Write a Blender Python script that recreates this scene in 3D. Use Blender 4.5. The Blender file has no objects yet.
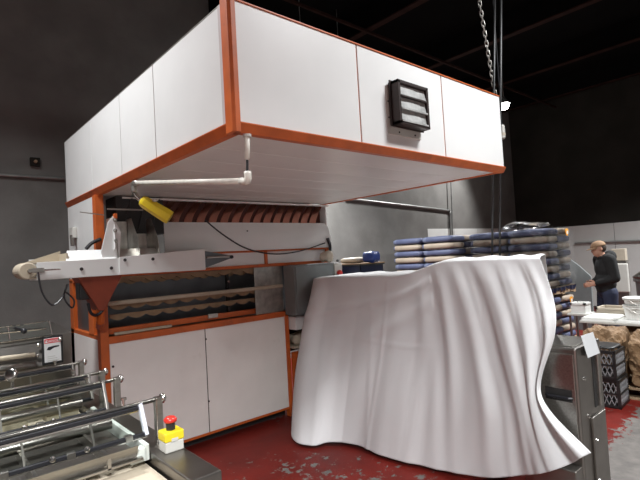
import bpy, bmesh, math, random
import numpy as np
from mathutils import Vector, Matrix
random.seed(7)
scn = bpy.context.scene
COL = scn.collection
PI = math.pi

# ------------------------------------------------------------------ camera
F = 469.3
H = 1.65
YAW, PITCH, ROLL = (math.radians(a) for a in (41.35, 2.06, -3.27))
fw = Vector((math.sin(YAW)*math.cos(PITCH), math.cos(YAW)*math.cos(PITCH), math.sin(PITCH)))
rt = fw.cross(Vector((0, 0, 1))).normalized(); up = rt.cross(fw)
cr, sr = math.cos(ROLL), math.sin(ROLL)
rt, up = cr*rt + sr*up, -sr*rt + cr*up
CAM = Vector((0, 0, H))
cd = bpy.data.cameras.new('camera'); cam = bpy.data.objects.new('camera', cd); COL.objects.link(cam)
cd.sensor_width = 36; cd.lens = F/640*36; cd.clip_start = 0.02
cam.matrix_world = Matrix(((rt.x, up.x, -fw.x, CAM.x), (rt.y, up.y, -fw.y, CAM.y), (rt.z, up.z, -fw.z, CAM.z), (0, 0, 0, 1)))
scn.camera = cam

def ray(x, y): return fw + rt*((x-320)/F) + up*((240-y)/F)
def hit(x, y, ax, v):
    d = ray(x, y); return CAM + d*((v-CAM[ax])/d[ax])
def deep(x, y, d): return CAM + ray(x, y)*d

# ------------------------------------------------------------------ world, light, exposure
w = bpy.data.worlds.new('world'); scn.world = w; w.use_nodes = True
w.node_tree.nodes['Background'].inputs[0].default_value = (0.75, 0.85, 1.0, 1)
w.node_tree.nodes['Background'].inputs[1].default_value = 0.0
vs = scn.view_settings
vs.view_transform = 'Standard'; vs.look = 'None'; vs.gamma = 1; vs.use_curve_mapping = False
vs.exposure = 0.0
def area(name, loc, power, sx, sy, color=(.97, .99, 1), spread=180, target=None):
    d = bpy.data.lights.new(name, 'AREA'); d.shape = 'RECTANGLE'; d.size = sx; d.size_y = sy
    d.energy = power; d.color = color; d.spread = math.radians(spread)
    o = bpy.data.objects.new(name, d); COL.objects.link(o); o.location = loc
    if target is not None:
        o.rotation_euler = (Vector(target)-Vector(loc)).to_track_quat('-Z', 'Y').to_euler()
    return o
# high-bay lamps of the hall, hung under the roof joists, out of view; those behind the hood and over the front aisle are added fill
LAMPS = [((3.2, .1, 4.8), 155), ((5.4, .2, 4.8), 55), ((-.4, 3.2, 4.8), 130), ((5.0, 5.4, 3.95), 200), ((9.2, .6, 4.7), 420), ((-1.5, -2.6, 4.7), 950)]
for i, (p, e) in enumerate(LAMPS):
    area('high_bay_and_fill_light', (p[0], p[1], p[2]-.06), e, .9, .5, spread=135)

# ------------------------------------------------------------------ materials
def mat(name, col, rough=.5, metal=0, var=.08, scale=8, bump=0, bscale=60, col2=None, stretch=None,
        trans=0, alpha=1, coat=0, dirt=None, dscale=3, dlo=.55, dhi=.75, spec=.5):
    m = bpy.data.materials.new(name); m.use_nodes = True
    nt = m.node_tree; N = nt.nodes; L = nt.links
    b = N['Principled BSDF']
    b.inputs['Roughness'].default_value = rough; b.inputs['Metallic'].default_value = metal
    b.inputs['Specular IOR Level'].default_value = spec
    if coat: b.inputs['Coat Weight'].default_value = coat
    if trans: b.inputs['Transmission Weight'].default_value = trans
    b.inputs['Alpha'].default_value = alpha
    tc = N.new('ShaderNodeTexCoord'); mp = N.new('ShaderNodeMapping')
    L.new(tc.outputs['Object'], mp.inputs['Vector'])
    if stretch: mp.inputs['Scale'].default_value = stretch
    nz = N.new('ShaderNodeTexNoise'); nz.inputs['Scale'].default_value = scale; nz.inputs['Detail'].default_value = 5
    L.new(mp.outputs[0], nz.inputs['Vector'])
    mx = N.new('ShaderNodeMix'); mx.data_type = 'RGBA'
    c2 = col2 if col2 else tuple(c*(1-var*2) for c in col)
    mx.inputs['A'].default_value = (*col, 1); mx.inputs['B'].default_value = (*c2, 1)
    cr_ = N.new('ShaderNodeMapRange'); cr_.inputs['From Min'].default_value = .35; cr_.inputs['From Max'].default_value = .7
    L.new(nz.outputs[0], cr_.inputs['Value']); L.new(cr_.outputs[0], mx.inputs['Factor'])
    out = mx.outputs['Result']
    if dirt:
        n2 = N.new('ShaderNodeTexNoise'); n2.inputs['Scale'].default_value = dscale; n2.inputs['Detail'].default_value = 8
        n2.inputs['Roughness'].default_value = .65
        L.new(tc.outputs['Object'], n2.inputs['Vector'])
        r2 = N.new('ShaderNodeMapRange'); r2.inputs['From Min'].default_value = dlo; r2.inputs['From Max'].default_value = dhi
        L.new(n2.outputs[0], r2.inputs['Value'])
        m2 = N.new('ShaderNodeMix'); m2.data_type = 'RGBA'; L.new(r2.outputs[0], m2.inputs['Factor'])
        L.new(out, m2.inputs['A']); m2.inputs['B'].default_value = (*dirt, 1); out = m2.outputs['Result']
    L.new(out, b.inputs['Base Color'])
    if bump:
        n3 = N.new('ShaderNodeTexNoise'); n3.inputs['Scale'].default_value = bscale; n3.inputs['Detail'].default_value = 4
        L.new(mp.outputs[0], n3.inputs['Vector'])
        bp = N.new('ShaderNodeBump'); bp.inputs['Strength'].default_value = bump; bp.inputs['Distance'].default_value = .01
        L.new(n3.outputs[0], bp.inputs['Height']); L.new(bp.outputs[0], b.inputs['Normal'])
    return m
M = {}
M['white'] = mat('white_panel', (.74, .74, .73), .38, var=.03, scale=3, dirt=(.55, .53, .48), dscale=1.6, dlo=.62, dhi=.95)
M['whitelow'] = mat('white_cabinet_panel', (.82, .79, .755), .42, var=.04, scale=3, dirt=(.42, .36, .3), dscale=1.8, dlo=.58, dhi=.95)
M['under'] = mat('underside_panel', (.78, .77, .74), .28, var=.04, scale=2, dirt=(.6, .55, .5), dscale=2, dlo=.6, dhi=.9)
M['orange'] = mat('orange_paint', (.56, .115, .02), .45, var=.12, scale=9, dirt=(.2, .05, .02), dscale=7, dlo=.6, dhi=.8)
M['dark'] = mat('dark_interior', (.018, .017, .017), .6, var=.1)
M['steel'] = mat('stainless_steel', (.42, .40, .37), .3, 1, var=.12, scale=6, stretch=(1, 14, 14), bump=.05, bscale=40)
M['steeld'] = mat('dull_stainless', (.27, .25, .23), .36, 1, var=.12, scale=5, bump=.04, bscale=30)
M['galv'] = mat('galvanised_sheet', (.55, .53, .49), .38, .85, var=.2, scale=14)
M['chrome'] = mat('polished_steel', (.55, .53, .5), .22, 1, var=.05)
M['cream'] = mat('cream_belt', (.50, .43, .33), .7, var=.1, scale=6, bump=.1, bscale=200)
M['plastic'] = mat('milky_plastic', (.62, .66, .62), .35, var=.05)
M['lav'] = mat('pale_plastic', (.68, .70, .78), .35, var=.04)
M['black'] = mat('black_rubber', (.012, .012, .016), .4, var=.1)
M['blackp'] = mat('black_plastic', (.02, .02, .021), .38, var=.1)
M['copper'] = mat('painted_reflection', (.66, .33, .25), .25, 1, var=.15, scale=5)  # reddish reflections of a stainless sheet, put into the metal's colour
M['reflection_dark'] = mat('painted_reflection_dark', (.10, .035, .028), .4, .6, var=.15, scale=5)  # dark gaps between the reflected streaks, put into the colour
M['greybox'] = mat('grey_enamel', (.20, .22, .22), .4, var=.06)
M['tray'] = mat('tan_canvas', (.30, .21, .125), .85, var=.15, scale=10, bump=.2, bscale=150)
M['backplate'] = mat('grey_steel_back', (.16, .17, .18), .4, .7, var=.15, scale=4)
M['red'] = mat('red_plastic', (.62, .03, .02), .3, var=.04)
M['yellow'] = mat('yellow_plastic', (.80, .62, .02), .4, var=.06, dirt=(.4, .3, .05), dscale=12, dlo=.62, dhi=.85)
M['lgrey'] = mat('light_grey_plastic', (.55, .54, .5), .45, var=.04)
M['sheet'] = mat('white_cotton', (.72, .72, .725), .8, var=.015, scale=2, bump=.12, bscale=500)
M['kraft'] = mat('kraft_paper', (.25, .15, .075), .75, var=.16, scale=6, bump=.35, bscale=18)
M['bucket'] = mat('bucket_plastic', (.74, .74, .71), .4, var=.04)
M['sign'] = mat('sign_white', (.78, .78, .78), .4, var=.02)
M['signred'] = mat('sign_red', (.6, .06, .07), .4, var=.02)
M['paper'] = mat('paper', (.60, .61, .62), .7, var=.02)
M['pvc'] = mat('white_pipe', (.70, .67, .60), .4, var=.08, scale=20)
M['wood'] = mat('pallet_wood', (.36, .25, .15), .8, var=.2, scale=4, stretch=(1, 12, 12))
M['navy'] = mat('navy_plastic', (.007, .010, .035), .35, var=.15, scale=10)
M['blue'] = mat('blue_plastic', (.015, .04, .19), .4, var=.1)
M['otag'] = mat('orange_tag', (.85, .35, .02), .5, var=.15, scale=20)
M['beige'] = mat('beige_plastic', (.46, .40, .32), .5, var=.06)
M['conc'] = mat('concrete', (.19, .184, .174), .8, var=.14, scale=1.5, bump=.15, bscale=25, spec=.2, dirt=(.12, .115, .105), dscale=.9, dlo=.5, dhi=.8)
M['frp'] = mat('white_wall_panel', (.66, .66, .64), .4, var=.04, scale=2)
M['wallpaint'] = mat('dark_wall_paint', (.03, .028, .024), .85, spec=.1, var=.15, scale=1.5, bump=.1, bscale=20)
M['roof'] = mat('dark_roof_deck', (.005, .005, .005), .9, var=.1, scale=2, spec=.05)
M['joist'] = mat('rust_primer_steel', (.03, .014, .011), .85, var=.2, scale=6, spec=.1)
M['conduit'] = mat('galvanised_conduit', (.38, .38, .37), .4, .7, var=.1)
M['skin'] = mat('skin', (.55, .30, .21), .5, var=.06, scale=20)
M['hoodie'] = mat('black_fleece', (.011, .011, .0115), .9, var=.15, scale=14, bump=.3, bscale=60)
M['jeans'] = mat('dark_denim', (.02, .027, .06), .85, var=.2, scale=16, bump=.2, bscale=120)
M['cap'] = mat('tan_cap', (.30, .18, .10), .8, var=.1, scale=30)
M['hair'] = mat('brown_hair', (.05, .03, .02), .7, var=.2, scale=40)
M['shoe'] = mat('dark_shoe', (.02, .02, .02), .6, var=.1)
M['lattice'] = mat('grey_lattice', (.26, .26, .27), .35, var=.1)
M['joint'] = mat('joint_tape', (.55, .48, .48), .5, var=.06)
M['screw'] = mat('dark_screw', (.06, .05, .05), .5, .6, var=.1)

def plexi():
    m = bpy.data.materials.new('clear_plexiglass'); m.use_nodes = True
    nt = m.node_tree; N = nt.nodes; L = nt.links; N.remove(N['Principled BSDF'])
    t = N.new('ShaderNodeBsdfTransparent'); t.inputs[0].default_value = (.90, .92, .90, 1)
    g = N.new('ShaderNodeBsdfGlossy'); g.inputs['Roughness'].default_value = .08
    fr = N.new('ShaderNodeFresnel'); fr.inputs['IOR'].default_value = 1.45
    nz = N.new('ShaderNodeTexNoise'); nz.inputs['Scale'].default_value = 5
    cr = N.new('ShaderNodeMapRange'); cr.inputs['To Min'].default_value = .9; cr.inputs['To Max'].default_value = 1.1
    mu = N.new('ShaderNodeMath'); mu.operation = 'MULTIPLY'
    L.new(nz.outputs[0], cr.inputs['Value']); L.new(cr.outputs[0], mu.inputs[0]); L.new(fr.outputs[0], mu.inputs[1])
    mx = N.new('ShaderNodeMixShader'); L.new(mu.outputs[0], mx.inputs[0]); L.new(t.outputs[0], mx.inputs[1]); L.new(g.outputs[0], mx.inputs[2])
    L.new(mx.outputs[0], N['Material Output'].inputs[0]); return m
M['plexi'] = plexi()
def film():
    m = plexi(); m.name = 'stretch_film'
    for n in m.node_tree.nodes:
        if n.type == 'FRESNEL': n.inputs['IOR'].default_value = 1.5
        if n.type == 'BSDF_GLOSSY': n.inputs['Roughness'].default_value = .2
        if n.type == 'TEX_NOISE': n.inputs['Scale'].default_value = 9
        if n.type == 'MAP_RANGE': n.inputs['To Min'].default_value = .1; n.inputs['To Max'].default_value = 1.6
        if n.type == 'BSDF_TRANSPARENT': n.inputs[0].default_value = (.985, .985, .99, 1)
    return m
M['film'] = film()
def sackmat(name, base, band, lo, hi):
    """printed paper sack: base colour with a band of print at both ends (object X)"""
    m = mat(name, base, .55, var=.1, scale=7, bump=.25, bscale=14)
    nt = m.node_tree; N = nt.nodes; L = nt.links; b = N['Principled BSDF']
    src = b.inputs['Base Color'].links[0].from_socket
    tc = N.new('ShaderNodeTexCoord'); sx = N.new('ShaderNodeSeparateXYZ'); L.new(tc.outputs['Object'], sx.inputs[0])
    ab = N.new('ShaderNodeMath'); ab.operation = 'ADD'; ab.inputs[1].default_value = 0; L.new(sx.outputs['Y'], ab.inputs[0])
    r = N.new('ShaderNodeMapRange'); r.inputs['From Min'].default_value = lo; r.inputs['From Max'].default_value = hi
    L.new(ab.outputs[0], r.inputs['Value'])
    mx = N.new('ShaderNodeMix'); mx.data_type = 'RGBA'; L.new(r.outputs[0], mx.inputs['Factor'])
    L.new(src, mx.inputs['A']); mx.inputs['B'].default_value = (*band, 1)
    L.new(mx.outputs['Result'], b.inputs['Base Color']); return m
M['sackb'] = sackmat('blue_printed_sack', (.085, .10, .18), (.13, .15, .23), .2, .22)
M['sackt'] = sackmat('tan_paper_sack', (.37, .30, .23), (.10, .115, .19), .25, .26)

def floormat():
    m = bpy.data.materials.new('worn_red_floor_paint'); m.use_nodes = True
    nt = m.node_tree; N = nt.nodes; L = nt.links; b = N['Principled BSDF']; b.inputs['Specular IOR Level'].default_value = .12
    tc = N.new('ShaderNodeTexCoord')
    def noise(s, d=6, r=.6):
        n = N.new('ShaderNodeTexNoise'); n.inputs['Scale'].default_value = s; n.inputs['Detail'].default_value = d
        n.inputs['Roughness'].default_value = r; L.new(tc.outputs['Object'], n.inputs['Vector']); return n
    def rng(src, a, c):
        r = N.new('ShaderNodeMapRange'); r.inputs['From Min'].default_value = a; r.inputs['From Max'].default_value = c
        L.new(src, r.inputs['Value']); return r.outputs[0]
    def mix(f, A, B):
        x = N.new('ShaderNodeMix'); x.data_type = 'RGBA'; L.new(f, x.inputs['Factor'])
        for k, v in (('A', A), ('B', B)):
            if isinstance(v, tuple): x.inputs[k].default_value = (*v, 1)
            else: L.new(v, x.inputs[k])
        return x.outputs['Result']
    red = mix(rng(noise(2.2).outputs[0], .35, .7), (.145, .013, .009), (.075, .009, .007))
    conc = mix(rng(noise(9).outputs[0], .3, .7), (.15, .135, .125), (.09, .083, .078))
    big = noise(1.3, 3); fine = noise(12, 8, .7)
    # chips: fine noise biased by a large-scale worn map; bare concrete towards the aisle on the right
    sx = N.new('ShaderNodeSeparateXYZ'); L.new(tc.outputs['Object'], sx.inputs[0])
    aisle = N.new('ShaderNodeMath'); aisle.operation = 'MULTIPLY'
    L.new(rng(sx.outputs['X'], -3.4, -3.2), aisle.inputs[0])
    yb = N.new('ShaderNodeMapRange'); yb.inputs['From Min'].default_value = 1.4; yb.inputs['From Max'].default_value = 1.15
    L.new(sx.outputs['Y'], yb.inputs['Value']); L.new(yb.outputs[0], aisle.inputs[1])
    a1 = N.new('ShaderNodeMath'); a1.operation = 'MULTIPLY_ADD'; L.new(big.outputs[0], a1.inputs[0]); a1.inputs[1].default_value = .55
    L.new(fine.outputs[0], a1.inputs[2])
    a2 = N.new('ShaderNodeMath'); a2.operation = 'MULTIPLY_ADD'; L.new(aisle.outputs[0], a2.inputs[0]); a2.inputs[1].default_value = .35
    L.new(a1.outputs[0], a2.inputs[2])
    chip = rng(a2.outputs[0], .892, .91)
    col = mix(chip, red, conc); L.new(col, b.inputs['Base Color'])
    ro = N.new('ShaderNodeMapRange'); ro.inputs['To Min'].default_value = .45; ro.inputs['To Max'].default_value = .6
    L.new(chip, ro.inputs['Value']); L.new(ro.outputs[0], b.inputs['Roughness'])
    bp = N.new('ShaderNodeBump'); bp.inputs['Strength'].default_value = .25; bp.inputs['Distance'].default_value = .006; bp.invert = True
    L.new(chip, bp.inputs['Height']); L.new(bp.outputs[0], b.inputs['Normal'])
    return m
M['floor'] = floormat()

# ------------------------------------------------------------------ mesh helpers
ORG = {}
class MB:
    def __init__(s): s.v = []; s.f = []
    def _add(s, vs, fs):
        o = len(s.v); s.v += [Vector(p) for p in vs]; s.f += [tuple(i+o for i in f) for f in fs]; return s
    def bx(s, x0, x1, y0, y1, z0, z1):
        return s._add([(x, y, z) for z in (z0, z1) for y in (y0, y1) for x in (x0, x1)],
                      [(0, 2, 3, 1), (4, 5, 7, 6), (0, 1, 5, 4), (2, 6, 7, 3), (0, 4, 6, 2), (1, 3, 7, 5)])
    def obox(s, c, size, mtx):
        sx, sy, sz = (k/2 for k in size); c = Vector(c)
        vs = [c + mtx @ Vector((x, y, z)) for z in (-sz, sz) for y in (-sy, sy) for x in (-sx, sx)]
        return s._add(vs, [(0, 2, 3, 1), (4, 5, 7, 6), (0, 1, 5, 4), (2, 6, 7, 3), (0, 4, 6, 2), (1, 3, 7, 5)])
    def bar(s, p0, p1, wd, ht):
        p0, p1 = Vector(p0), Vector(p1); d = p1-p0; q = d.to_track_quat('X', 'Z').to_matrix()
        return s.obox((p0+p1)/2, (d.length, wd, ht), q)
    def tube(s, pts, r, n=8, caps=True):
        pts = [Vector(p) for p in pts]; rs = r if isinstance(r, (list, tuple)) else [r]*len(pts)
        vs = []; fs = []; k = len(pts); prev = None
        for i, p in enumerate(pts):
            t = ((pts[min(i+1, k-1)]-pts[max(i-1, 0)])).normalized()
            if prev is None:
                a = t.orthogonal().normalized()
            else:
                a = (prev-t*prev.dot(t))
                a = a.normalized() if a.length > 1e-6 else t.orthogonal().normalized()
            prev = a; b = t.cross(a)
            for j in range(n):
                an = 2*PI*j/n; vs.append(p+(a*math.cos(an)+b*math.sin(an))*rs[i])
        for i in range(k-1):
            for j in range(n):
                fs.append((i*n+j, i*n+(j+1) % n, (i+1)*n+(j+1) % n, (i+1)*n+j))
        if caps: fs.append(tuple(range(n-1, -1, -1))); fs.append(tuple(range((k-1)*n, k*n)))
        return s._add(vs, fs)
    def lathe(s, prof, o=(0, 0, 0), n=20, ax=None):
        o = Vector(o); q = Matrix.Identity(3) if ax is None else Vector(ax).to_track_quat('Z', 'Y').to_matrix()
        vs = []; fs = []; k = len(prof)
        for r, z in prof:
            for j in range(n):
                a = 2*PI*j/n; vs.append(o+q @ Vector((r*math.cos(a), r*math.sin(a), z)))
        for i in range(k-1):
            for j in range(n): fs.append((i*n+j, i*n+(j+1) % n, (i+1)*n+(j+1) % n, (i+1)*n+j))
        fs.append(tuple(range(n-1, -1, -1))); fs.append(tuple(range((k-1)*n, k*n)))
        return s._add(vs, fs)
    def ell(s, c, r, n=12, mtx=None):
        c = Vector(c); r = r if isinstance(r, (tuple, list)) else (r, r, r); mtx = mtx or Matrix.Identity(3)
        vs = [c+mtx @ Vector((0, 0, -r[2]))]; fs = []; m = n//2
        for i in range(1, m):
            a = -PI/2+PI*i/m
            for j in range(n):
                t = 2*PI*j/n; vs.append(c+mtx @ Vector((r[0]*math.cos(a)*math.cos(t), r[1]*math.cos(a)*math.sin(t), r[2]*math.sin(a))))
        vs.append(c+mtx @ Vector((0, 0, r[2]))); e = len(vs)-1
        for j in range(n): fs.append((0, 1+(j+1) % n, 1+j)); fs.append((e, e-n+j, e-n+(j+1) % n))
        for i in range(m-2):
            for j in range(n): fs.append((1+i*n+j, 1+i*n+(j+1) % n, 1+(i+1)*n+(j+1) % n, 1+(i+1)*n+j))
        return s._add(vs, fs)
    def prism(s, poly, d):
        """poly: list of 3D points (planar), extruded by vector d"""
        k = len(poly); d = Vector(d); vs = [Vector(p) for p in poly]+[Vector(p)+d for p in poly]
        fs = [tuple(range(k-1, -1, -1)), tuple(range(k, 2*k))]
        for j in range(k): fs.append((j, (j+1) % k, k+(j+1) % k, k+j))
        return s._add(vs, fs)
    def grid(s, rows):
        n = len(rows[0]); vs = [p for r in rows for p in r]; fs = []
        for i in range(len(rows)-1):
            for j in range(n-1): fs.append((i*n+j, i*n+j+1, (i+1)*n+j+1, (i+1)*n+j))
        return s._add(vs, fs)
    def build(s, name, m, parent=None, smooth=False, bevel=0, seg=2, origin=None):
        vs = s.v; lo = Vector((min(v[i] for v in vs) for i in range(3))); hi = Vector((max(v[i] for v in vs) for i in range(3)))
        o = Vector(origin) if origin is not None else Vector(((lo.x+hi.x)/2, (lo.y+hi.y)/2, lo.z))
        me = bpy.data.meshes.new(name); me.from_pydata([tuple(v-o) for v in vs], [], s.f)
        bm = bmesh.new(); bm.from_mesh(me); bmesh.ops.recalc_face_normals(bm, faces=bm.faces); bm.to_mesh(me); bm.free()
        if smooth: me.polygons.foreach_set('use_smooth', [True]*len(me.polygons))
        me.materials.append(M[m] if isinstance(m, str) else m)
        ob = bpy.data.objects.new(name, me); COL.objects.link(ob)
        ORG[ob.name] = o
        if parent: ob.parent = parent; ob.location = o-ORG[parent.name]
        else: ob.location = o
        if bevel:
            b = ob.modifiers.new('bevel', 'BEVEL'); b.width = bevel; b.segments = seg; b.limit_method = 'ANGLE'
        return ob
def box(name, m, parent, x0, x1, y0, y1, z0, z1, bevel=.004): return MB().bx(x0, x1, y0, y1, z0, z1).build(name, m, parent, bevel=bevel)
def thing(name, loc, label, cat, group=None):
    o = bpy.data.objects.new(name, None); COL.objects.link(o); o.location = loc; ORG[o.name] = Vector(loc); o.empty_display_size = .1
    return tag(o, label, cat, group)
def tag(o, label, cat, group=None):
    o['label'] = label; o['category'] = cat
    if group: o['group'] = group
    return o
def struct(o, label=None, cat=None):
    o['kind'] = 'structure'
    if label: o['label'] = label; o['category'] = cat
    return o
def crom(P, t):
    """Catmull-Rom through list P at t in 0..1"""
    n = len(P)-1; x = min(max(t, 0), 1)*n; i = min(int(x), n-1); u = x-i
    a, b, c, d = P[max(i-1, 0)], P[i], P[i+1], P[min(i+2, n)]
    return .5*((2*b)+(c-a)*u+(2*a-5*b+4*c-d)*u*u+(3*b-a-3*c+d)*u**3)
def curve(pts, n=24):
    pts = [Vector(p) for p in pts]; return [crom(pts, i/n) for i in range(n+1)]

# ------------------------------------------------------------------ the hall
YW, XW, ZC = 6.3, 13.0, 5.72
struct(MB().bx(-6, XW, -6, YW, -.1, 0).build('floor', 'floor'), 'worn red painted concrete floor with grey chipped patches', 'floor')
wb = struct(MB().bx(-6, XW, YW, YW+.2, 0, ZC).build('wall_back', 'conc'), 'bare grey concrete wall behind the orange framed machine', 'wall')
wr = struct(MB().bx(XW, XW+.2, -6, YW+.2, 0, ZC).build('wall_right', 'wallpaint'), 'dark painted wall above white panelling behind the person', 'wall')
wl = struct(MB().bx(-6.2, -6, -6, YW, 0, ZC).build('wall_left', 'conc'), 'concrete wall beyond the make up line', 'wall')
wf = struct(MB().bx(-6.2, XW+.2, -6.2, -6, 0, ZC).build('wall_front', 'conc'), 'concrete wall across the aisle from the machines', 'wall')
for i in range(15):
    box('wall_panel', 'frp', wf, -6+i*1.26, -4.75+i*1.26, -6, -5.988, .02, 2.4, .002)
for i in range(9):
    box('wall_panel', 'frp', wl, -6, -5.988, -5.9+i*1.21, -4.7+i*1.21, .02, 2.4, .002)
for i in range(4):
    x0 = 8.76+i*1.06
    box('wall_panel', 'frp', wb, x0, x0+1.05, YW-.012, YW, .02, 2.14, .002)
for i in range(9):
    y1 = YW-.02-i*1.21
    box('wall_panel', 'frp', wr, XW-.012, XW, y1-1.2, y1, .02, 2.07, .002)
ce = struct(MB().bx(-6, XW+.2, -6, YW+.2, ZC, ZC+.1).build('ceiling', 'roof'), 'dark roof deck over steel joists', 'ceiling')
for x in (-2.9, -.8, 1.4, 3.55, 5.7, 7.9, 10.1, 12.2):
    b = MB()
    b.bx(x-.06, x+.06, -6, YW, 5.28, 5.30); jo = b.build('roof_joist', 'joist', ce)
    MB().bx(x-.01, x+.01, -6, YW, 5.30, ZC).build('joist_web', 'roof', jo)
for y in (5.0, 1.2, -2.6):
    MB().bx(-6, XW, y-.02, y+.02, 5.24, 5.28).build('bridging_bar', 'joist', ce)

LW = ['dust sheet', 'aisle beside the kraft sacks', 'feeder conveyor', 'gap behind the orange framed machine, added as fill', 'person', 'front aisle, added as general fill']
for (p, e) in LAMPS:
    t = thing('high_bay_and_fill_lamp', (p[0], p[1], p[2]-.05), 'grey high bay lamp hung from the roof above the '+LW[LAMPS.index((p, e))], 'lamp', 'high bay lamps')
    MB().bx(p[0]-.5, p[0]+.5, p[1]-.3, p[1]+.3, p[2]-.04, p[2]+.06).build('housing', 'greybox', t)
    for sx in (-.4, .4): MB().tube([(p[0]+sx, p[1], p[2]+.06), (p[0]+sx, p[1], ZC)], .006, 6).build('hanger', 'conduit', t)
lm = bpy.data.materials.new('lamp_glow'); lm.use_nodes = True
_b = lm.node_tree.nodes['Principled BSDF']; _b.inputs['Emission Color'].default_value = (1, .97, .92, 1); _b.inputs['Emission Strength'].default_value = 60
fl = deep(504, 106, 10.3)
t = thing('wall_pack_lamp', fl-Vector((0, 0, .09)), 'small bright lamp shining near the ceiling of the far wall', 'lamp')
MB().ell(fl, (.1, .1, .085), 14).build('lamp_lens', lm, t, smooth=True)
MB().lathe([(.14, .04), (.14, .06), (.05, .16), (.03, .2)], fl, 14).build('housing', 'greybox', t)
MB().tube([fl+Vector((0, 0, .2)), Vector((fl.x, fl.y, ZC))], .012, 6).build('hanger', 'conduit', t)
pl = bpy.data.lights.new('wall_pack_light', 'SPOT'); pl.energy = 560; pl.shadow_soft_size = .12; pl.spot_size = math.radians(125); pl.spot_blend = .5
po = bpy.data.objects.new('wall_pack_light', pl); COL.objects.link(po); po.location = fl-Vector((0, 0, .12))
po.rotation_euler = (Vector((7.6, 6.3, 1.6))-fl).to_track_quat('-Z', 'Y').to_euler()

# conduits on the back wall
yc_ = YW-.03
cl = [hit(-40, 172, 1, yc_), hit(0, 175, 1, yc_), hit(65, 179, 1, yc_), hit(120, 184, 1, yc_), Vector((3.4, yc_, 2.74))]
tag(MB().tube(cl, .018, 8).build('wall_conduit', 'conduit', smooth=True), 'thin grey conduit running level along the dark wall at the conveyor side', 'conduit')
c2 = curve([hit(345, 198.5, 1, yc_), hit(360, 200, 1, yc_), hit(385, 203, 1, yc_), hit(447, 210.5, 1, yc_), hit(450, 213, 1, yc_), hit(450.5, 222, 1, yc_), hit(452, 262, 1, yc_)], 40)
tag(MB().tube(c2, .027, 8).build('wall_conduit', 'conduit', smooth=True), 'grey conduit bending down the concrete wall behind the stacked sacks', 'conduit')
tag(MB().tube([hit(451, 178, 1, yc_-.08), hit(453.5, 262, 1, yc_-.08)], .018, 6).build('wall_conduit', 'conduit'), 'thin vertical conduit beside the bend of the larger conduit', 'conduit')
t = thing('wall_box', hit(35, 165, 1, YW-.02), 'small round wall fitting above the level conduit', 'wall fitting')
c = hit(35, 162, 1, YW-.03)
MB().bx(c.x-.05, c.x+.05, YW-.05, YW, c.z-.05, c.z+.05).build('back_box', 'wallpaint', t, bevel=.004)
MB().lathe([(.018, 0), (.018, .03), (.01, .035)], (c.x, YW-.05, c.z), 12, (0, -1, 0)).build('knob', 'wood', t)
pz = [hit(575, 243.5, 0, XW-.05), hit(605, 242, 0, XW-.05), hit(640, 241, 0, XW-.05), hit(680, 239, 0, XW-.05)]
tag(MB().tube(pz, .03, 8).build('wall_pipe', 'conduit'), 'dark pipe running level along the white wall behind the person', 'pipe')

# ------------------------------------------------------------------ orange framed machine with the suspended hood
X0, X1, YF, YC, YB, ZB, ZT = 1.14, 3.658, 1.842, 4.018, 4.907, 2.2514, 2.874
ov = thing('proofing_machine', (2.4, 4.4, 0), 'big white panelled bakery machine with orange frame and overhanging box hood', 'machine')
T = .02
# hood front face panels
for a, b in ((X0+.012, 1.982), (1.992, 2.832), (2.842, X1)):
    p = box('hood_panel', 'white', ov, a, b, YF, YF+T, ZB+.04, ZT, .002)
for a, b in ((YF+.035, 2.742), (2.750, 3.350), (3.358, 4.048), (4.054, YB)):
    box('hood_panel', 'white', ov, X0, X0+T, a, b, ZB+.045, ZT, .002)
box('hood_panel', 'white', ov, X1-T, X1, YF+T, YB, ZB+.04, ZT, .002)
box('hood_panel', 'white', ov, X0, X1, YB-T, YB, ZB+.04, ZT, .002)
box('hood_top', 'white', ov, X0+T, X1-T, YF+T, YB-T, ZT-.06, ZT-.04, 0)
# seam strips (rusty) set back in the joints
for x in (1.987, 2.837): box('seam_strip', 'orange', ov, x-.02, x+.02, YF+.006, YF+.022, ZB+.05, ZT-.01, 0)
for y in (2.746, 3.354, 4.051): box('seam_strip', 'steeld', ov, X0+.006, X0+.022, y-.02, y+.02, ZB+.05, ZT-.01, 0)
# orange rails: angle profiles along bottom, thin cap along the top
MB().prism([(X0+.012, YF-.012, ZB+.044), (X0+.012, YF-.012, ZB+.038), (X0+.012, YF+.012, ZB-.002), (X0+.012, YF+.05, ZB-.002), (X0+.012, YF+.05, ZB+.044)], (X1-X0, 0, 0)).build('bottom_rail', 'orange', ov, bevel=.001)
MB().prism([(X0-.012, YF+.03, ZB+.047), (X0-.012, YF+.03, ZB+.041), (X0+.012, YF+.03, ZB-.002), (X0+.05, YF+.03, ZB-.002), (X0+.05, YF+.03, ZB+.047)], (0, YB-YF-.03, 0)).build('bottom_rail', 'orange', ov, bevel=.001)
box('bottom_rail', 'orange', ov, X1-.03, X1+.012, YF+.05, YB, ZB, ZB+.012, .002)
box('top_rail', 'orange', ov, X0, X1, YF-.006, YF+.02, ZT, ZT+.008, .001)
box('top_rail', 'galv', ov, X0-.002, X0+.02, YF, YB, ZT, ZT+.005, .001)
MB().prism([(X0-.014, YF+.058, ZB-.006), (X0-.014, YF-.002, ZB-.006), (X0-.002, YF-.016, ZB-.006), (X0+.024, YF-.016, ZB-.006), (X0+.024, YF+.004, ZB-.006), (X0+.01, YF+.01, ZB-.006), (X0+.006, YF+.058, ZB-.006)],
           (0, 0, ZT-ZB+.03)).build('corner_post', 'orange', ov, bevel=.002)
box('joint_strip', 'joint', ov, X0-.004, X0, YF+.058, YF+.098, ZB+.05, ZT, .001)
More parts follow.
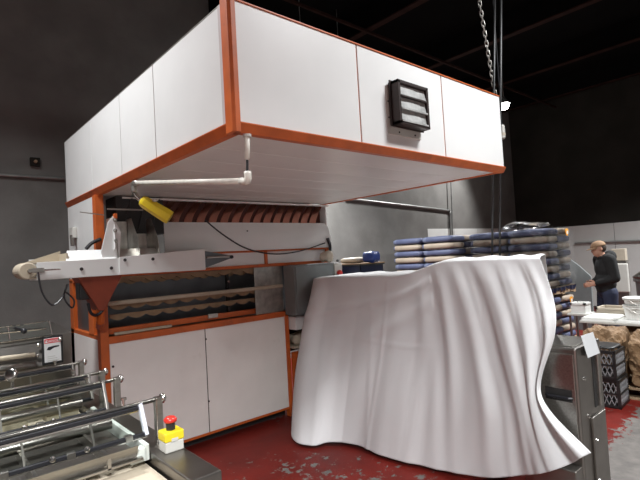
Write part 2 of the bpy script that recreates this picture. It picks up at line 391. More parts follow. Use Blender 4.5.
# underside boards with open joints
ys = np.linspace(YF+.05, YC+.03, 8)
for a, b in zip(ys[:-1], ys[1:]): box('underside_board', 'under', ov, X0+.05, X1-.03, a+.004, b-.004, ZB+.006, ZB+.02, .002)
box('underside_board', 'under', ov, X0+.05, X1-.03, YF+.04, YC+.03, ZB+.022, ZB+.03, 0)
# ventilator on the hood's front face
va, vb = hit(392, 80, 1, YF-.05), hit(424, 127, 1, YF-.05)
vx0, vx1, vz0, vz1 = 2.245, 2.55, 2.43, 2.70
plate = box('vent_backplate', 'lgrey', ov, vx0-.02, vx1+.0, YF-.008, YF, vz0-.05, vz1-.02, .001)
for (dx, dz) in ((.08, .02), (.24, .02), (-.012, .1), (-.012, .2)):
    MB().lathe([(.006, 0), (.006, .004)], (vx0+dx, YF-.008, vz0-.05+dz), 8, (0, -1, 0)).build('screw', 'screw', plate)
vf = MB(); d0, d1 = YF-.085, YF-.006
vf.bx(vx0, vx0+.022, d0, d1, vz0, vz1); vf.bx(vx1-.022, vx1, d0, d1, vz0, vz1)
vf.bx(vx0, vx1, d0, d1, vz0, vz0+.018); vf.bx(vx0, vx1, d0, d1, vz1-.02, vz1)
M['louver'] = mat('dull_louver', (.40, .40, .39), .55, var=.2, scale=20)
M['bronze'] = mat('dark_bronze', (.035, .022, .02), .45, .3, var=.15)
vf = vf.build('vent_frame', 'bronze', ov, bevel=.002)
box('vent_flange', 'bronze', vf, vx0-.012, vx1+.006, YF-.03, YF-.022, vz0-.008, vz1+.008, .002)
for k in range(3):
    z = vz0+.02+k*.077
    MB().grid([[(vx0+.022+(vx1-vx0-.044)*i/6, d0+.004+.014*j/3+.006*math.sin(i*1.3+k)*(1-j/3), z+.074*j/3) for i in range(7)] for j in range(4)]).build('vent_louver', 'louver', vf, smooth=True)
    MB().bx(vx0+.022, vx1-.022, d0-.004, d0+.01, z-.006, z+.004).build('louver_lip', 'bronze' if k == 2 else 'louver', vf)
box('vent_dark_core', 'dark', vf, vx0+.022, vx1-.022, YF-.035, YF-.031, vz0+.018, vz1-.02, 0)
# left side of the body: post, side panel, lower panel, framed opening
box('post', 'orange', ov, X0-.005, X0+.06, YC-.03, YC+.05, .06, ZB, .003)
MB().prism([(X0+.02, YC+.05, ZB), (X0+.02, YC+.13, ZB), (X0+.02, YC+.05, ZB-.14)], (.012, 0, 0)).build('gusset', 'orange', ov)
box('side_panel', 'white', ov, X0+.01, X0+.03, YC+.05, YB, 1.57, ZB, .002)
box('side_rail', 'orange', ov, X0, X0+.05, YC+.05, YB, 1.54, 1.575, .002)
box('side_rail', 'orange', ov, X0, X0+.05, YC+.05, YB, 1.08, 1.115, .002)
box('post', 'orange', ov, X0, X0+.05, YB-.11, YB, .06, 1.56, .003)
box('post', 'orange', ov, X0+.0, X0+.05, YC+.16, YC+.30, 1.1, 1.56, .003)
box('side_window_plate', 'backplate', ov, X0+.035, X0+.045, YC+.05, YB-.1, 1.1, 1.56, 0)
box('cabinet_side_panel', 'whitelow', ov, X0, X0+.02, YC+.05, YB, .1, 1.08, .003)
# front of the lower cabinet
box('cabinet_panel', 'whitelow', ov, X0+.062, 2.052, YC, YC+.02, .10, 1.045, .003)
p2 = box('cabinet_panel', 'whitelow', ov, 2.060, 2.975, YC, YC+.02, .10, 1.045, .003)
box('seam_strip', 'joist', ov, 2.045, 2.067, YC+.004, YC+.022, .1, 1.045, 0)
for z in (.95, .38): MB().lathe([(.009, 0), (.007, .008)], (2.06, YC, z), 8, (0, -1, 0)).build('screw', 'screw', p2)
MB().lathe([(.01, 0), (.008, .01)], (X0+.09, YC, .86), 8, (0, -1, 0)).build('screw', 'screw', ov)
box('cabinet_rail', 'orange', ov, X0+.06, 3.01, YC-.012, YC+.05, 1.045, 1.10, .003)
box('bottom_rail', 'orange', ov, X0+.06, 3.01, YC+.005, YC+.03, .075, .10, .002)
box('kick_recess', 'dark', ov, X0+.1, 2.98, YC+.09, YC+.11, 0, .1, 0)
box('post', 'orange', ov, 2.975, 3.02, YC-.012, YC+.05, 0, 1.10, .003)
box('cabinet_right_side', 'whitelow', ov, 3.0, 3.018, YC+.05, YB, .1, 1.08, .002)
box('inner_deck', 'backplate', ov, X0+.05, 3.6, YC+.05, YB-.05, 1.06, 1.075, 0)
# tray opening: dark back, canvas trays with scalloped fronts
box('inner_back', 'backplate', ov, X0+.05, 3.66, YC+.40, YC+.42, 1.07, 1.58, 0)
def scallop_tray(y, x0, x1, z, h, n, name='canvas_tray'):
    pts_t = [(x0, y, z), (x1, y, z)]; low = []
    for i in range(n*8+1):
        u = i/(n*8); low.append((x0+(x1-x0)*u, y, z-h*(.45+.55*abs(math.sin(PI*u*n)))))
    b = MB().prism([(x0, y, z)]+low+[(x1, y, z)], (0, .02, 0)); return b.build(name, 'tray', ov)
for (z, y, h) in ((1.575, YC+.05, .05), (1.565, YC+.2, .06)):
    scallop_tray(y, X0+.12, 2.95, z, h, 12)
for (z, y) in ((1.385, YC+.05), (1.30, YC+.07)):
    tr = scallop_tray(y, X0+.10, 2.9, z-.03, .05, 11)
    if z > 1.35: box('tray_lip', 'cream', ov, X0+.07, 2.98, y-.055, y-.005, z-.035, z, .008)
box('stay_plate', 'dark', ov, 2.37, 2.39, YC+.1, YC+.14, 1.12, 1.57, .002)
MB().ell((2.375, YC+.08, 1.46), .014, 8).build('bolt', 'chrome', ov)
box('end_plate', 'galv', ov, 2.64, 2.99, YC+.02, YC+.03, 1.10, 1.58, .002)
box('inner_rail', 'orange', ov, X0+.06, 2.7, YC+.06, YC+.1, 1.11, 1.16, .003)
box('inner_strip', 'cream', ov, X0+.12, 1.75, YC+.02, YC+.05, 1.103, 1.125, .003)
box('hinge_bracket', 'galv', ov, 2.12, 2.22, YC+.04, YC+.06, 1.13, 1.17, .002)
# upper front: rails, inset panels, sloping white apron and fins shaped and coloured as reddish reflections in a steel sheet
XR = 3.66
box('upper_rail', 'orange', ov, X0+.06, XR, YC-.01, YC+.04, 1.58, 1.61, .003)
box('upper_rail', 'orange', ov, X0+.5, XR, YC-.01, YC+.04, 1.735, 1.755, .003)
for x in (2.765, XR-.05): box('upper_stile', 'orange', ov, x, x+.03, YC-.01, YC+.03, 1.60, 1.74, .002)
box('post', 'orange', ov, XR-.02, XR+.03, YC-.01, YC+.05, 1.60, 1.86, .003)
box('inset_panel', 'white', ov, X0+.5, 2.765, YC+.012, YC+.02, 1.61, 1.735, 0)
box('inset_panel', 'white', ov, 2.795, XR, YC+.012, YC+.02, 1.61, 1.735, 0)
rows = []
for j in range(9):
    u = j/8; z = 1.755+.285*u; y = YC-.02-.05*math.sin(PI*u)*.6+.06*u
    rows.append([Vector((x, y, z)) for x in (1.70, 2.4, 3.0, XR+.02)])
ap = MB().grid(rows); ap.grid([[p+Vector((0, .012, 0)) for p in r] for r in rows]); ap.build('apron_panel', 'white', ov, smooth=True)
MB().lathe([(.008, 0), (.006, .008)], (2.55, YC-.03, 1.95), 8, (0, -1, 0)).build('screw', 'screw', ov)
box('reflection_backing', 'reflection_dark', ov, 1.70, XR+.02, YC+.12, YC+.13, 2.03, ZB, 0)
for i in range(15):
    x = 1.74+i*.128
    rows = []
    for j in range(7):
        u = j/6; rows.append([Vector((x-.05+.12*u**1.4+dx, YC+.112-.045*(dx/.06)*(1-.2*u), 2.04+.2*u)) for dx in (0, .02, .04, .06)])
    MB().grid(rows).build('reflection_fin', 'copper', ov, smooth=True)
box('ledge_strip', 'under', ov, 1.35, XR+.02, YC-.03, YC+.03, ZB-.022, ZB-.008, .002)
box('right_cheek', 'white', ov, XR, XR+.015, YC+.02, YB, 1.60, ZB, .002)
box('black_hood_box', 'dark', ov, 1.30, 1.70, YC-.02, YC+.25, 1.93, ZB, .003)
for k in range(3):
    MB().bar((1.35+k*.12, YC-.025, 1.95), (1.43+k*.12, YC-.025, 2.24), .01, .012).build('box_rib', 'blackp', ov)
# cable and small cream box hanging at the right end
MB().tube(curve([hit(205, 220, 1, YC-.06), hit(225, 236, 1, YC-.06), hit(248, 249, 1, YC-.06), hit(275, 254, 1, YC-.06), hit(300, 251, 1, YC-.06), hit(325, 243, 1, YC-.06)], 30), .007, 6).build('cable', 'black', ov)
MB().tube(curve([hit(327.5, 238, 1, YC-.05), hit(330, 246, 1, YC-.06), hit(329.5, 254, 1, YC-.06)], 8), .018, 8).build('cable_boot', 'black', ov)
# small grey lever switch on the side panel
c = hit(74, 233, 0, X0)
sw = MB().bx(X0-.03, X0+.01, c.y-.07, c.y+.05, c.z-.05, c.z+.05).build('lever_switch', 'lgrey', ov, bevel=.006)
MB().bar((X0-.03, c.y-.05, c.z-.02), (X0-.03, c.y-.06, c.z-.12), .03, .025).build('switch_lever', 'steeld', sw, bevel=.004)
# white service pipe below the hood
pA = hit(247, 134, 2, ZB); pB = hit(247.5, 181, 0, pA.x); pC = hit(135, 183, 0, 1.155)
MB().tube([pA, pA.lerp(pB, .55)], .013, 10).build('pipe_drop', 'pvc', ov, smooth=True)
MB().tube([pA.lerp(pB, .55), pA.lerp(pB, .8)], .006, 8).build('pipe_rod', 'black', ov)
MB().lathe([(.02, 0), (.02, .012), (.008, .012)], pA-Vector((0, 0, .014)), 12).build('pipe_flange', 'lgrey', ov)
MB().tube(curve([pA.lerp(pB, .8), pB+(pC-pB)*.0, pB+(pC-pB)*.04], 6), .018, 10).build('pipe_elbow', 'pvc', ov, smooth=True)
MB().tube([pB+(pC-pB)*.02, pC], .0155, 10).build('pipe', 'pvc', ov, smooth=True)
MB().tube(curve([pC+(pB-pC)*.03, pC+Vector((0, .02, -.005)), pC+Vector((0, .02, -.06))], 8), .02, 10).build('pipe_elbow', 'galv', ov, smooth=True)

# yellow pendant on the pipe's end
ya = pC+Vector((0, .02, -.06)); yb = hit(141, 200, 1, ya.y-.02); ye = hit(170, 218, 1, ya.y-.1)
yt = thing('pendant_switch', ye-Vector((0, 0, .05)), 'yellow hexagonal pendant switch hanging slanted from the white pipe', 'switch')
MB().tube(curve([ya, ya.lerp(yb, .4)+Vector((0, 0, -.01)), yb], 8), .016, 10).build('cable_gland', 'chrome', yt, smooth=True)
MB().tube([yb, yb.lerp(ye, .03), yb.lerp(ye, .1), ye.lerp(yb, .12), ye], [.03, .036, .043, .05, .048], 6).build('body', 'yellow', yt, bevel=.004)
MB().tube([ye, ye+(ye-yb).normalized()*.004], .036, 6).build('end_plate', mat('dark_yellow', (.42, .30, .03), .5), yt)
MB().ell(yb.lerp(ye, .45)+Vector((0, -.02, .05)), (.02, .02, .012), 8).build('button', 'lgrey', yt)

# grey electrical cabinet with a red button
eb = thing('electrical_box', (3.3, 3.9, 1.06), 'grey enamelled electrical cabinet with red button beside the white sheet', 'electrical box')
e0, e1 = 2.985, 3.625
box('body', 'greybox', eb, e0, e1, 3.83, YC-.012, 1.06, 1.575, .004)
dr = box('door', 'greybox', eb, e0+.015, e1-.09, 3.815, 3.83, 1.08, 1.56, .003)
box('latch', 'blackp', dr, e1-.22, e1-.18, 3.80, 3.815, 1.34, 1.38, .003)
box('button_strip', 'lgrey', eb, e1-.085, e1+.03, 3.805, 3.83, 1.37, 1.57, .003)
MB().lathe([(.02, 0), (.032, .01), (.034, .03), (.022, .042)], (e1-.03, 3.805, 1.46), 14, (0, -1, 0)).build('red_button', 'red', eb, smooth=True)
MB().lathe([(.016, 0), (.016, .02), (.01, .025)], (e1+.02, 3.86, 1.585), 12, (0, 0, 1)).build('cable_gland', 'black', eb)
# crumpled rag on top
def blob(name, c, r, m, seed, label, cat, amp=.25, group=None, n=18):
    rnd = random.Random(seed); ph = [rnd.uniform(0, 6) for _ in range(8)]
    b = MB().ell((0, 0, 0), 1, n); out = []
    for v in b.v:
        k = 1+amp*(math.sin(3*v.x+ph[0])*math.sin(4*v.y+ph[1])+.6*math.sin(6*v.z+5*v.x+ph[2])*math.cos(5*v.y+ph[3]))*.7
        out.append(Vector((c[0]+v.x*r[0]*k, c[1]+v.y*r[1]*k, c[2]+max(v.z, -.8)*r[2]*k)))
    b.v = out; o = b.build(name, m, smooth=True); return tag(o, label, cat, group) if label else o
blob('crumpled_rag', (3.52, 3.89, 1.645), (.085, .055, .065), 'beige', 3, 'crumpled beige rag lying on top of the grey electrical cabinet', 'rag', .35)
# things below the electrical box
sb = thing('parts_shelf', (3.3, 4.0, 0), 'orange bracket shelf with white tray under the grey electrical cabinet', 'shelf')
box('tray', 'white', sb, 3.03, 3.5, 3.9, 4.3, .90, 1.04, .006)
box('shelf_board', 'cream', sb, 3.03, 3.5, 3.95, 4.3, .70, .72, .003)
box('shelf_back', 'joist', sb, 3.03, 3.5, 4.31, 4.33, .60, .95, 0)
MB().prism([(3.03, 3.98, .66), (3.42, 3.98, .66), (3.40, 3.98, .45), (3.12, 3.98, .12), (3.03, 3.98, .08)], (0, .03, 0)).build('bracket', 'orange', sb, bevel=.003)
for x in (3.06, 3.46): box('leg', 'orange', sb, x-.02, x+.02, 4.26, 4.3, 0, .95, .003)
MB().lathe([(.05, 0), (.06, .02), (.06, .05), (.02, .07)], (3.10, 3.97, .50), 14, (0, -1, 0)).build('hand_wheel', 'steeld', sb)
blob('crumpled_rag', (3.2, 4.08, .775), (.13, .1, .07), 'cream', 5, 'cream crumpled cloth on the orange shelf under the electrical cabinet', 'rag', .35)

# ------------------------------------------------------------------ white feeder conveyor in front of the machine
fc = thing('feeder_conveyor', (1.3, 3.8, 1.57), 'white sided belt conveyor with galvanised hoppers running along the machine front', 'conveyor')
c0, c1 = 3.68, 3.96
MB().prism([(.66, c0, 1.605), (.66, c0, 1.722), (1.91, c0, 1.722+.015), (1.91, c0, 1.595)], (0, .012, 0)).build('side_channel', 'white', fc, bevel=.002)
MB().prism([(1.20, c0-.012, 1.603), (1.20, c0-.012, 1.735), (1.91, c0-.012, 1.775), (1.91, c0-.012, 1.597)], (0, .012, 0)).build('side_plate', 'white', fc, bevel=.002)
MB().prism([(.66, c1, 1.605), (.66, c1, 1.75), (1.91, c1, 1.76), (1.91, c1, 1.595)], (0, .012, 0)).build('side_channel', 'white', fc, bevel=.002)
MB().bx(.66, 1.91, c0+.01, c1, 1.60, 1.612).build('bottom_pan', 'white', fc)
MB().prism([(.84, c0+.005, 1.715), (1.19, c0+.005, 1.715), (1.19, c0+.09, 1.795), (.87, c0+.09, 1.795)], (0, .01, .006)).build('guide_plate', 'white', fc, bevel=.002)
box('guide_end', 'cream', fc, .85, .86, c0+.03, c1, 1.69, 1.78, 0)
MB().lathe([(.05, -.125), (.056, -.12), (.056, .12), (.05, .125)], (.61, (c0+c1)/2, 1.668), 24, (0, 1, 0)).build('end_roller', 'cream', fc)
MB().prism([(.60, c1-.03, 1.72), (.86, c1-.03, 1.805), (.86, c1-.03, 1.72)], (0, .012, 0)).build('side_fence', 'cream', fc)
MB().bx(.60, 1.95, c0+.02, c1-.02, 1.715, 1.726).build('belt', 'cream', fc)
MB().bx(.60, 1.95, c0+.02, c1-.02, 1.611, 1.618).build('belt_return', 'cream', fc)
MB().tube([(.615, c0-.03, 1.668), (.615, c1+.03, 1.668)], .012, 10).build('roller_shaft', 'steel', fc)
box('take_up_block', 'steel', fc, .625, .70, c0-.022, c0-.002, 1.652, 1.684, .003)
MB().tube([(.70, c0-.012, 1.668), (.80, c0-.012, 1.668)], .006, 8).build('adjuster_bolt', 'chrome', fc)
for (px, py) in ((82, 269), (112, 268), (125, 260), (153, 259)):
    q = hit(px, py, 1, c0-.012); MB().lathe([(.013, 0), (.011, .006)], (q.x, c0-(.012 if q.x > 1.2 else 0), q.z), 10, (0, -1, 0)).build('bolt', 'screw', fc)
MB().prism([(1.91, c0+.01, 1.61), (1.91, c0+.01, 1.76), (2.18, c0+.01, 1.705), (2.18, c0+.01, 1.685)], (0, .012, 0)).build('nose_side', 'backplate', fc)
MB().prism([(1.91, c1-.02, 1.61), (1.91, c1-.02, 1.76), (2.18, c1-.02, 1.705), (2.18, c1-.02, 1.685)], (0, .012, 0)).build('nose_side', 'backplate', fc)
MB().tube([(2.18, c0, 1.695), (2.18, c1, 1.695)], .016, 10).build('nose_roller', 'black', fc)
MB().tube([(1.93, c0, 1.70), (2.15, c0, 1.70)], .011, 8).build('nose_rod', 'steel', fc)
MB().bar((1.93, (c0+c1)/2, 1.755), (2.18, (c0+c1)/2, 1.709), .24, .005).build('nose_belt', 'cream', fc)
# two open galvanised hoppers on top
for k, (xa, xb) in enumerate(((1.20, 1.36), (1.36, 1.52))):
    hp = MB()
    MB().prism([(xa, c0+.02, 1.73), (xb, c0+.02, 1.73), (xb, c0+.08, 1.80), (xa, c0+.08, 1.80)], (0, .004, 0)).build('hopper_lip', 'galv', fc)
    hp.bx(xa+.005, xb-.005, c1-.03, c1-.026, 1.73, 2.03-.1*k)
    h0 = hp.build('hopper', 'galv', fc)
    for x in ((xa, xb) if k == 0 else (xb,)):
        MB().prism([(x, c0+.0, 1.75), (x, c0+.03, 1.88), (x, c1-.12, 2.05), (x, c1-.02, 2.05), (x, c1-.02, 1.73), (x, c0+.02, 1.73)], (.003, 0, 0)).build('hopper_divider', 'galv', h0)
MB().prism([hit(px_, py_, 1, c0+.03) for px_, py_ in ((101, 252), (108, 222), (113, 216), (121, 232), (119.5, 262), (103, 258))], (0, .008, 0)).build('hopper_flap', 'white', fc, bevel=.002)
MB().bar((1.185, c0+.03, 1.79), (1.20, c0+.06, 2.04), .012, .05).build('hopper_cheek', 'white', fc)
MB().tube([hit(107, 209, 1, c0+.05), hit(143, 210, 1, c0+.05)], .007, 8).build('hopper_rod', 'steel', fc)
MB().tube([hit(80, 212, 1, c0+.05), hit(104, 215, 1, c0+.05)], .004, 8).build('linkage_rod', 'steel', fc)
for z in (1.86, 1.94, 2.02): MB().ell((1.19, c0+.02, z), .016, 8).build('bolt', 'steel', fc)
box('hopper_cap', 'orange', fc, 1.185, 1.21, c0+.02, c0+.05, 2.03, 2.07, .003)
# orange funnel bracket and motor below
fx0, fx1 = .93, 1.25
MB().prism([(fx0, c0+.08, 1.60), (fx1, c0+.08, 1.60), (1.11, c0+.08, 1.34), (1.07, c0+.08, 1.34)], (0, .18, 0)).build('funnel_bracket', mat('red_orange', (.30, .05, .018), .5, var=.15), fc, bevel=.004)
MB().tube([(1.09, c0+.12, 1.36), (1.10, c0+.16, 1.25), (1.13, YC-.04, 1.2)], .03, 10).build('support_arm', 'orange', fc)
box('gear_motor', 'blackp', fc, .95, 1.06, c0+.12, c0+.24, 1.43, 1.56, .01)
MB().tube(curve([hit(38, 272, 1, c0-.02), hit(42, 292, 1, c0-.02), hit(52, 305, 1, c0-.02), hit(62, 298, 1, c0), hit(67, 285, 1, c0+.1)], 24), .006, 6).build('cable', 'black', fc)
MB().tube(curve([hit(68, 284, 1, c0+.05), hit(64, 297, 1, c0+.05), hit(72, 308, 1, c0+.05), hit(74, 300, 1, c0+.05), hit(66, 292, 1, c0+.05)], 24), .006, 6).build('cable', 'black', fc)
MB().tube(curve([hit(88, 303, 1, c0+.1), hit(91, 313, 1, c0+.1), hit(97, 315, 1, c0+.1), hit(103, 309, 1, c0+.1), hit(101, 299, 1, c0+.1)], 20), .011, 8).build('hose', 'black', fc)
MB().tube(curve([hit(86, 249, 1, c1+.02), hit(92, 243, 1, c1+.02), hit(101, 239, 1, c1+.02)], 10), .014, 8).build('hose', 'black', fc)

# ------------------------------------------------------------------ stainless make-up line at the front left
ml = thing('makeup_line', (.35, 2.6, 0), 'stainless steel dough make up line with clear hinged guards and cream belt', 'machine')
XR_, XI = .785, .672
box('side_frame', 'steeld', ml, XI, XR_, 1.46, 3.35, .80, .95, .006)
box('side_frame', 'steeld', ml, -.55, -.44, 1.46, 3.35, .80, .95, .006)
for y in (1.7, 3.2):
    for x in (-.5, .73): box('leg', 'steeld', ml, x-.03, x+.03, y-.03, y+.03, 0, .80, .004)
box('cross_beam', 'steeld', ml, -.5, .73, 3.17, 3.23, .25, .31, .003)
box('bed_plate', 'steeld', ml, -.44, XI, 1.72, 3.3, .84, .86, 0)
MB().lathe([(.055, -.56), (.062, -.55), (.062, .55), (.055, .56)], (.105, 1.60, .845), 24, (1, 0, 0)).build('end_roller', 'cream', ml, smooth=True)
box('belt', 'cream', ml, -.44, XI-.01, 1.60, 3.28, .902, .908, 0)
MB().lathe([(.03, 0), (.03, .03), (.022, .036)], (.70, 1.46, .895), 18, (0, -1, 0)).build('end_knob', 'chrome', ml)
box('side_guide', 'plastic', ml, .652, .670, 1.80, 2.5, .925, .985, .003)
box('guide_block', 'plastic', ml, .60, .66, 1.80, 1.84, .925, .975, .003)
box('side_guide', 'plastic', ml, -.42, -.40, 1.80, 2.5, .925, .985, .003)
# angled scraper trough under the near guard
MB().prism([(-.4, 1.80, .945), (-.4, 1.77, 1.00), (-.4, 1.775, 1.00), (-.4, 1.805, .945)], (1.02, 0, 0)).build('scraper_plate', 'steel', ml)
box('scraper_bar', 'steel', ml, -.4, .64, 1.78, 1.82, .94, .95, .002)
box('trough_plate', 'steeld', ml, -.4, .64, 1.86, 2.34, .94, .95, .002)
for x in (.05, .30, .52): MB().bar((x, 1.78, .965), (x, 2.3, .965), .012, .05).build('trough_divider', 'steel', ml)
box('trough_back', 'steel', ml, -.4, .64, 2.34, 2.345, .93, 1.0, .001)
# loaf rollers further down the line
for y in (2.12, 2.56, 2.8, 3.05):
    MB().tube([(-.4, y, 1.0), (.63, y, 1.0)], .024, 12).build('roller', 'steel', ml, smooth=True)
for (x, y) in ((.55, 2.62), (.33, 2.60), (.12, 2.62), (.56, 2.9), (.3, 2.9)):
    box('plastic_block', 'cream', ml, x-.07, x+.07, y-.05, y+.05, .93, .985, .006)
def guard(y, xr, tilt, h, zt=1.10, endm='steel', label=None):
    """pivot posts, shaft, and a hinged clear guard framed by black rubber bars"""
    for x in (.765,):
        box('post', 'steel', ml, x-.012, x+.016, y-.016, y+.016, .95, zt+.01, .003)
    MB().tube([(-.5, y, zt), (.80, y, zt)], .0085, 10).build('pivot_shaft', 'steel', ml, smooth=True)
    MB().lathe([(.010, 0), (.019, .004), (.021, .014), (.014, .022)], (.775, y, zt+.0), 14, (1, 0, 0)).build('pivot_knob', 'chrome', ml, smooth=True)
    MB().lathe([(.006, 0), (.006, .02), (.012, .022), (.012, .03)], (.63, y, zt+.008), 10).build('thumb_screw', 'chrome', ml)
    gt = Vector((0, y-.012, zt-.012)); gb = gt+Vector((0, -math.sin(tilt)*h, -math.cos(tilt)*h))
    n = Vector((0, -math.cos(tilt), math.sin(tilt)))*.003
    pn = MB().prism([(-.45, gt.y, gt.z), (xr, gt.y, gt.z), (xr, gb.y, gb.z), (-.45, gb.y, gb.z)], n).build('clear_guard', 'plexi', ml)
    for q, m in ((gt, 'black'), (gb, 'black')):
        br = MB().bar((-.45, q.y, q.z), (xr, q.y, q.z), .016, .014).build('rubber_bar', m, pn, bevel=.003)
        MB().bar((-.45, q.y-.010, q.z-.009), (xr, q.y-.010, q.z-.009), .006, .005).build('edge_trim', 'chrome', pn)
    for x in (.47, .36, .12):
        MB().lathe([(.009, 0), (.011, .01), (.005, .014)], (x, gb.y-.006, gb.z+.006), 8, (0, -1, .3)).build('bolt', 'chrome', pn)
    for x in ((xr-.002, .19) if endm == 'lav' else (xr-.002,)):
        MB().bar((x, gt.y+.0, gt.z+.012), (x, gb.y-.004, gb.z-.008), .014, .03).build('end_arm', 'lav' if endm == 'lav' else 'steeld', pn, bevel=.003)
    for x in (.28, .50):
        MB().bar((x, gt.y, gt.z), (x, gb.y, gb.z), .007, .005).build('stay_rod', 'steeld', pn)
    for x in (.62, .42, .22, .06):
        MB().bx(x-.014, x+.014, gb.y-.014, gb.y+.012, gb.z-.012, gb.z+.012).build('bar_clip', 'steel', pn, bevel=.002)
guard(1.945, .69, .55, .105, endm='lav')
guard(2.46, .70, .5, .115)
guard(2.70, .70, .5, .11)
guard(3.10, .72, .5, .10)
# head box with sign at the far end
hb = MB()
hb.prism([(-.9, 3.30, .95), (-.9, 3.26, 1.27), (-.9, 3.75, 1.30), (-.9, 3.75, .95)], (1.66, 0, 0)).build('head_box', 'steeld', ml, bevel=.004)
MB().prism([(-.9, 3.22, 1.10), (-.9, 3.26, 1.25), (-.9, 3.262, 1.25), (-.9, 3.225, 1.10)], (1.53, 0, 0)).build('head_cover', 'steeld', ml)
sy = 3.205
s0, s1 = hit(44, 340.5, 1, sy), hit(61.5, 361, 1, sy)
sp = box('sign_bracket', 'blackp', ml, s0.x-.012, s1.x+.012, sy+.004, sy+.01, s1.z-.01, s0.z+.02, .002)
sg = box('danger_sign', 'sign', ml, s0.x, s1.x, sy, sy+.004, s1.z+.005, s0.z+.008, .001)
sw_, sh_ = s1.x-s0.x, s0.z+.008-s1.z-.005
box('sign_header', 'signred', sg, s0.x+.001, s1.x-.001, sy-.0012, sy, s0.z+.007-sh_*.2, s0.z+.007, 0)
def text(body, size, loc, m, parent, name='lettering'):
    cu = bpy.data.curves.new(name, 'FONT'); cu.body = body; cu.size = size; cu.align_x = 'CENTER'; cu.extrude = .0004
    tmp = bpy.data.objects.new('tmp', cu); COL.objects.link(tmp)
    dg = bpy.context.evaluated_depsgraph_get(); me = bpy.data.meshes.new_from_object(tmp.evaluated_get(dg))
    bpy.data.objects.remove(tmp); me.name = name; me.materials.clear(); me.materials.append(M[m])
    o = bpy.data.objects.new(name, me); COL.objects.link(o); o.parent = parent
    o.rotation_euler = (PI/2, 0, 0); o.location = Vector(loc)-ORG[parent.name]; return o
text('DANGER', .021, ((s0.x+s1.x)/2+.006, sy-.0018, s0.z+.007-sh_*.165), 'sign', sg)
MB().prism([(s0.x+.004, sy-.0018, s0.z+.007-sh_*.165), (s0.x+.018, sy-.0018, s0.z+.007-sh_*.165), (s0.x+.011, sy-.0018, s0.z+.007-sh_*.05)], (0, .0006, 0)).build('warning_triangle', 'sign', sg)
zc = s1.z+.005+sh_*.58
MB().prism([(s0.x+.012, sy-.001, zc-.008), (s0.x+.03, sy-.001, zc-.012), (s0.x+.05, sy-.001, zc), (s1.x-.01, sy-.001, zc+.004), (s1.x-.01, sy-.001, zc+.012), (s0.x+.05, sy-.001, zc+.012), (s0.x+.02, sy-.001, zc+.008)], (0, .0006, 0)).build('hand_pictogram', 'black', sg)
for k in range(3):
    z = s1.z+.012+k*.012; box('print_line', 'lgrey', sg, s0.x+.015, s1.x-.012-.01*k, sy-.0008, sy, z, z+.003, 0)
# rod-framed flap with black knob, and pale roller below the sign's level
q = [hit(-30, 331, 1, 3.19), hit(8, 326, 1, 3.19), hit(49, 321, 1, 3.19), hit(52, 335, 1, 3.19), hit(10, 341, 1, 3.19), hit(-30, 347, 1, 3.19)]
fp = MB().prism([q[0], q[2], q[3], q[5]], (0, .003, 0)).build('clear_flap', 'plexi', ml)
for a, b in ((q[0], q[2]), (q[2], q[3]), (q[3], q[5]), (q[1], q[4])): MB().tube([a, b], .004, 8).build('frame_rod', 'chrome', fp)
MB().tube([hit(-30, 336, 1, 3.185), hit(46, 328.5, 1, 3.185)], .007, 8).build('frame_rod', 'chrome', fp)
MB().ell(hit(24, 331, 1, 3.17), .017, 10).build('flap_knob', 'black', fp, smooth=True)
MB().tube([hit(14, 328, 1, 3.18), hit(24, 331, 1, 3.18)], .008, 8).build('knob_stem', 'black', fp)
MB().tube([hit(-40, 364, 1, 3.17), hit(35, 354.5, 1, 3.17)], .014, 12).build('roller', 'cream', ml, smooth=True)
MB().tube([hit(-40, 375, 1, 3.16), hit(36, 364, 1, 3.16)], .022, 12).build('roller', 'steel', ml, smooth=True)
for (px, py, m) in ((38.5, 345.5, 'chrome'), (37.5, 355.5, 'chrome'), (60, 339, 'chrome')): MB().ell(hit(px, py, 1, 3.16), .012, 10).build('knob', m, ml, smooth=True)
c = hit(12, 375, 1, 2.68)
MB().lathe([(.02, 0), (.03, .004), (.03, .014), (.02, .018)], c, 14, (-.6, -.7, .3)).build('clamp_knob', 'chrome', ml, smooth=True)
MB().tube([c, c-Vector((0, 0, .06))], .008, 8).build('clamp_stem', 'chrome', ml)
# emergency stop box
es = thing('emergency_stop', (.735, 1.76, .95), 'yellow and grey emergency stop box with red mushroom button on the steel rail', 'emergency stop')
box('lower_body', 'lgrey', es, .706, .778, 1.735, 1.80, .950, .990, .004)
box('yellow_cover', 'yellow', es, .704, .780, 1.733, 1.802, .990, 1.025, .005)
box('half_round_mark', 'lgrey', es, .729, .755, 1.7325, 1.734, .990, 1.002, 0)
MB().lathe([(.017, 0), (.017, .03)], (.742, 1.768, 1.024), 16).build('button_neck', 'blackp', es, smooth=False)
MB().lathe([(.017, 0), (.024, .002), (.025, .012), (.016, .020), (.004, .022)], (.742, 1.768, 1.053), 18).build('mushroom_button', 'red', es, smooth=True)

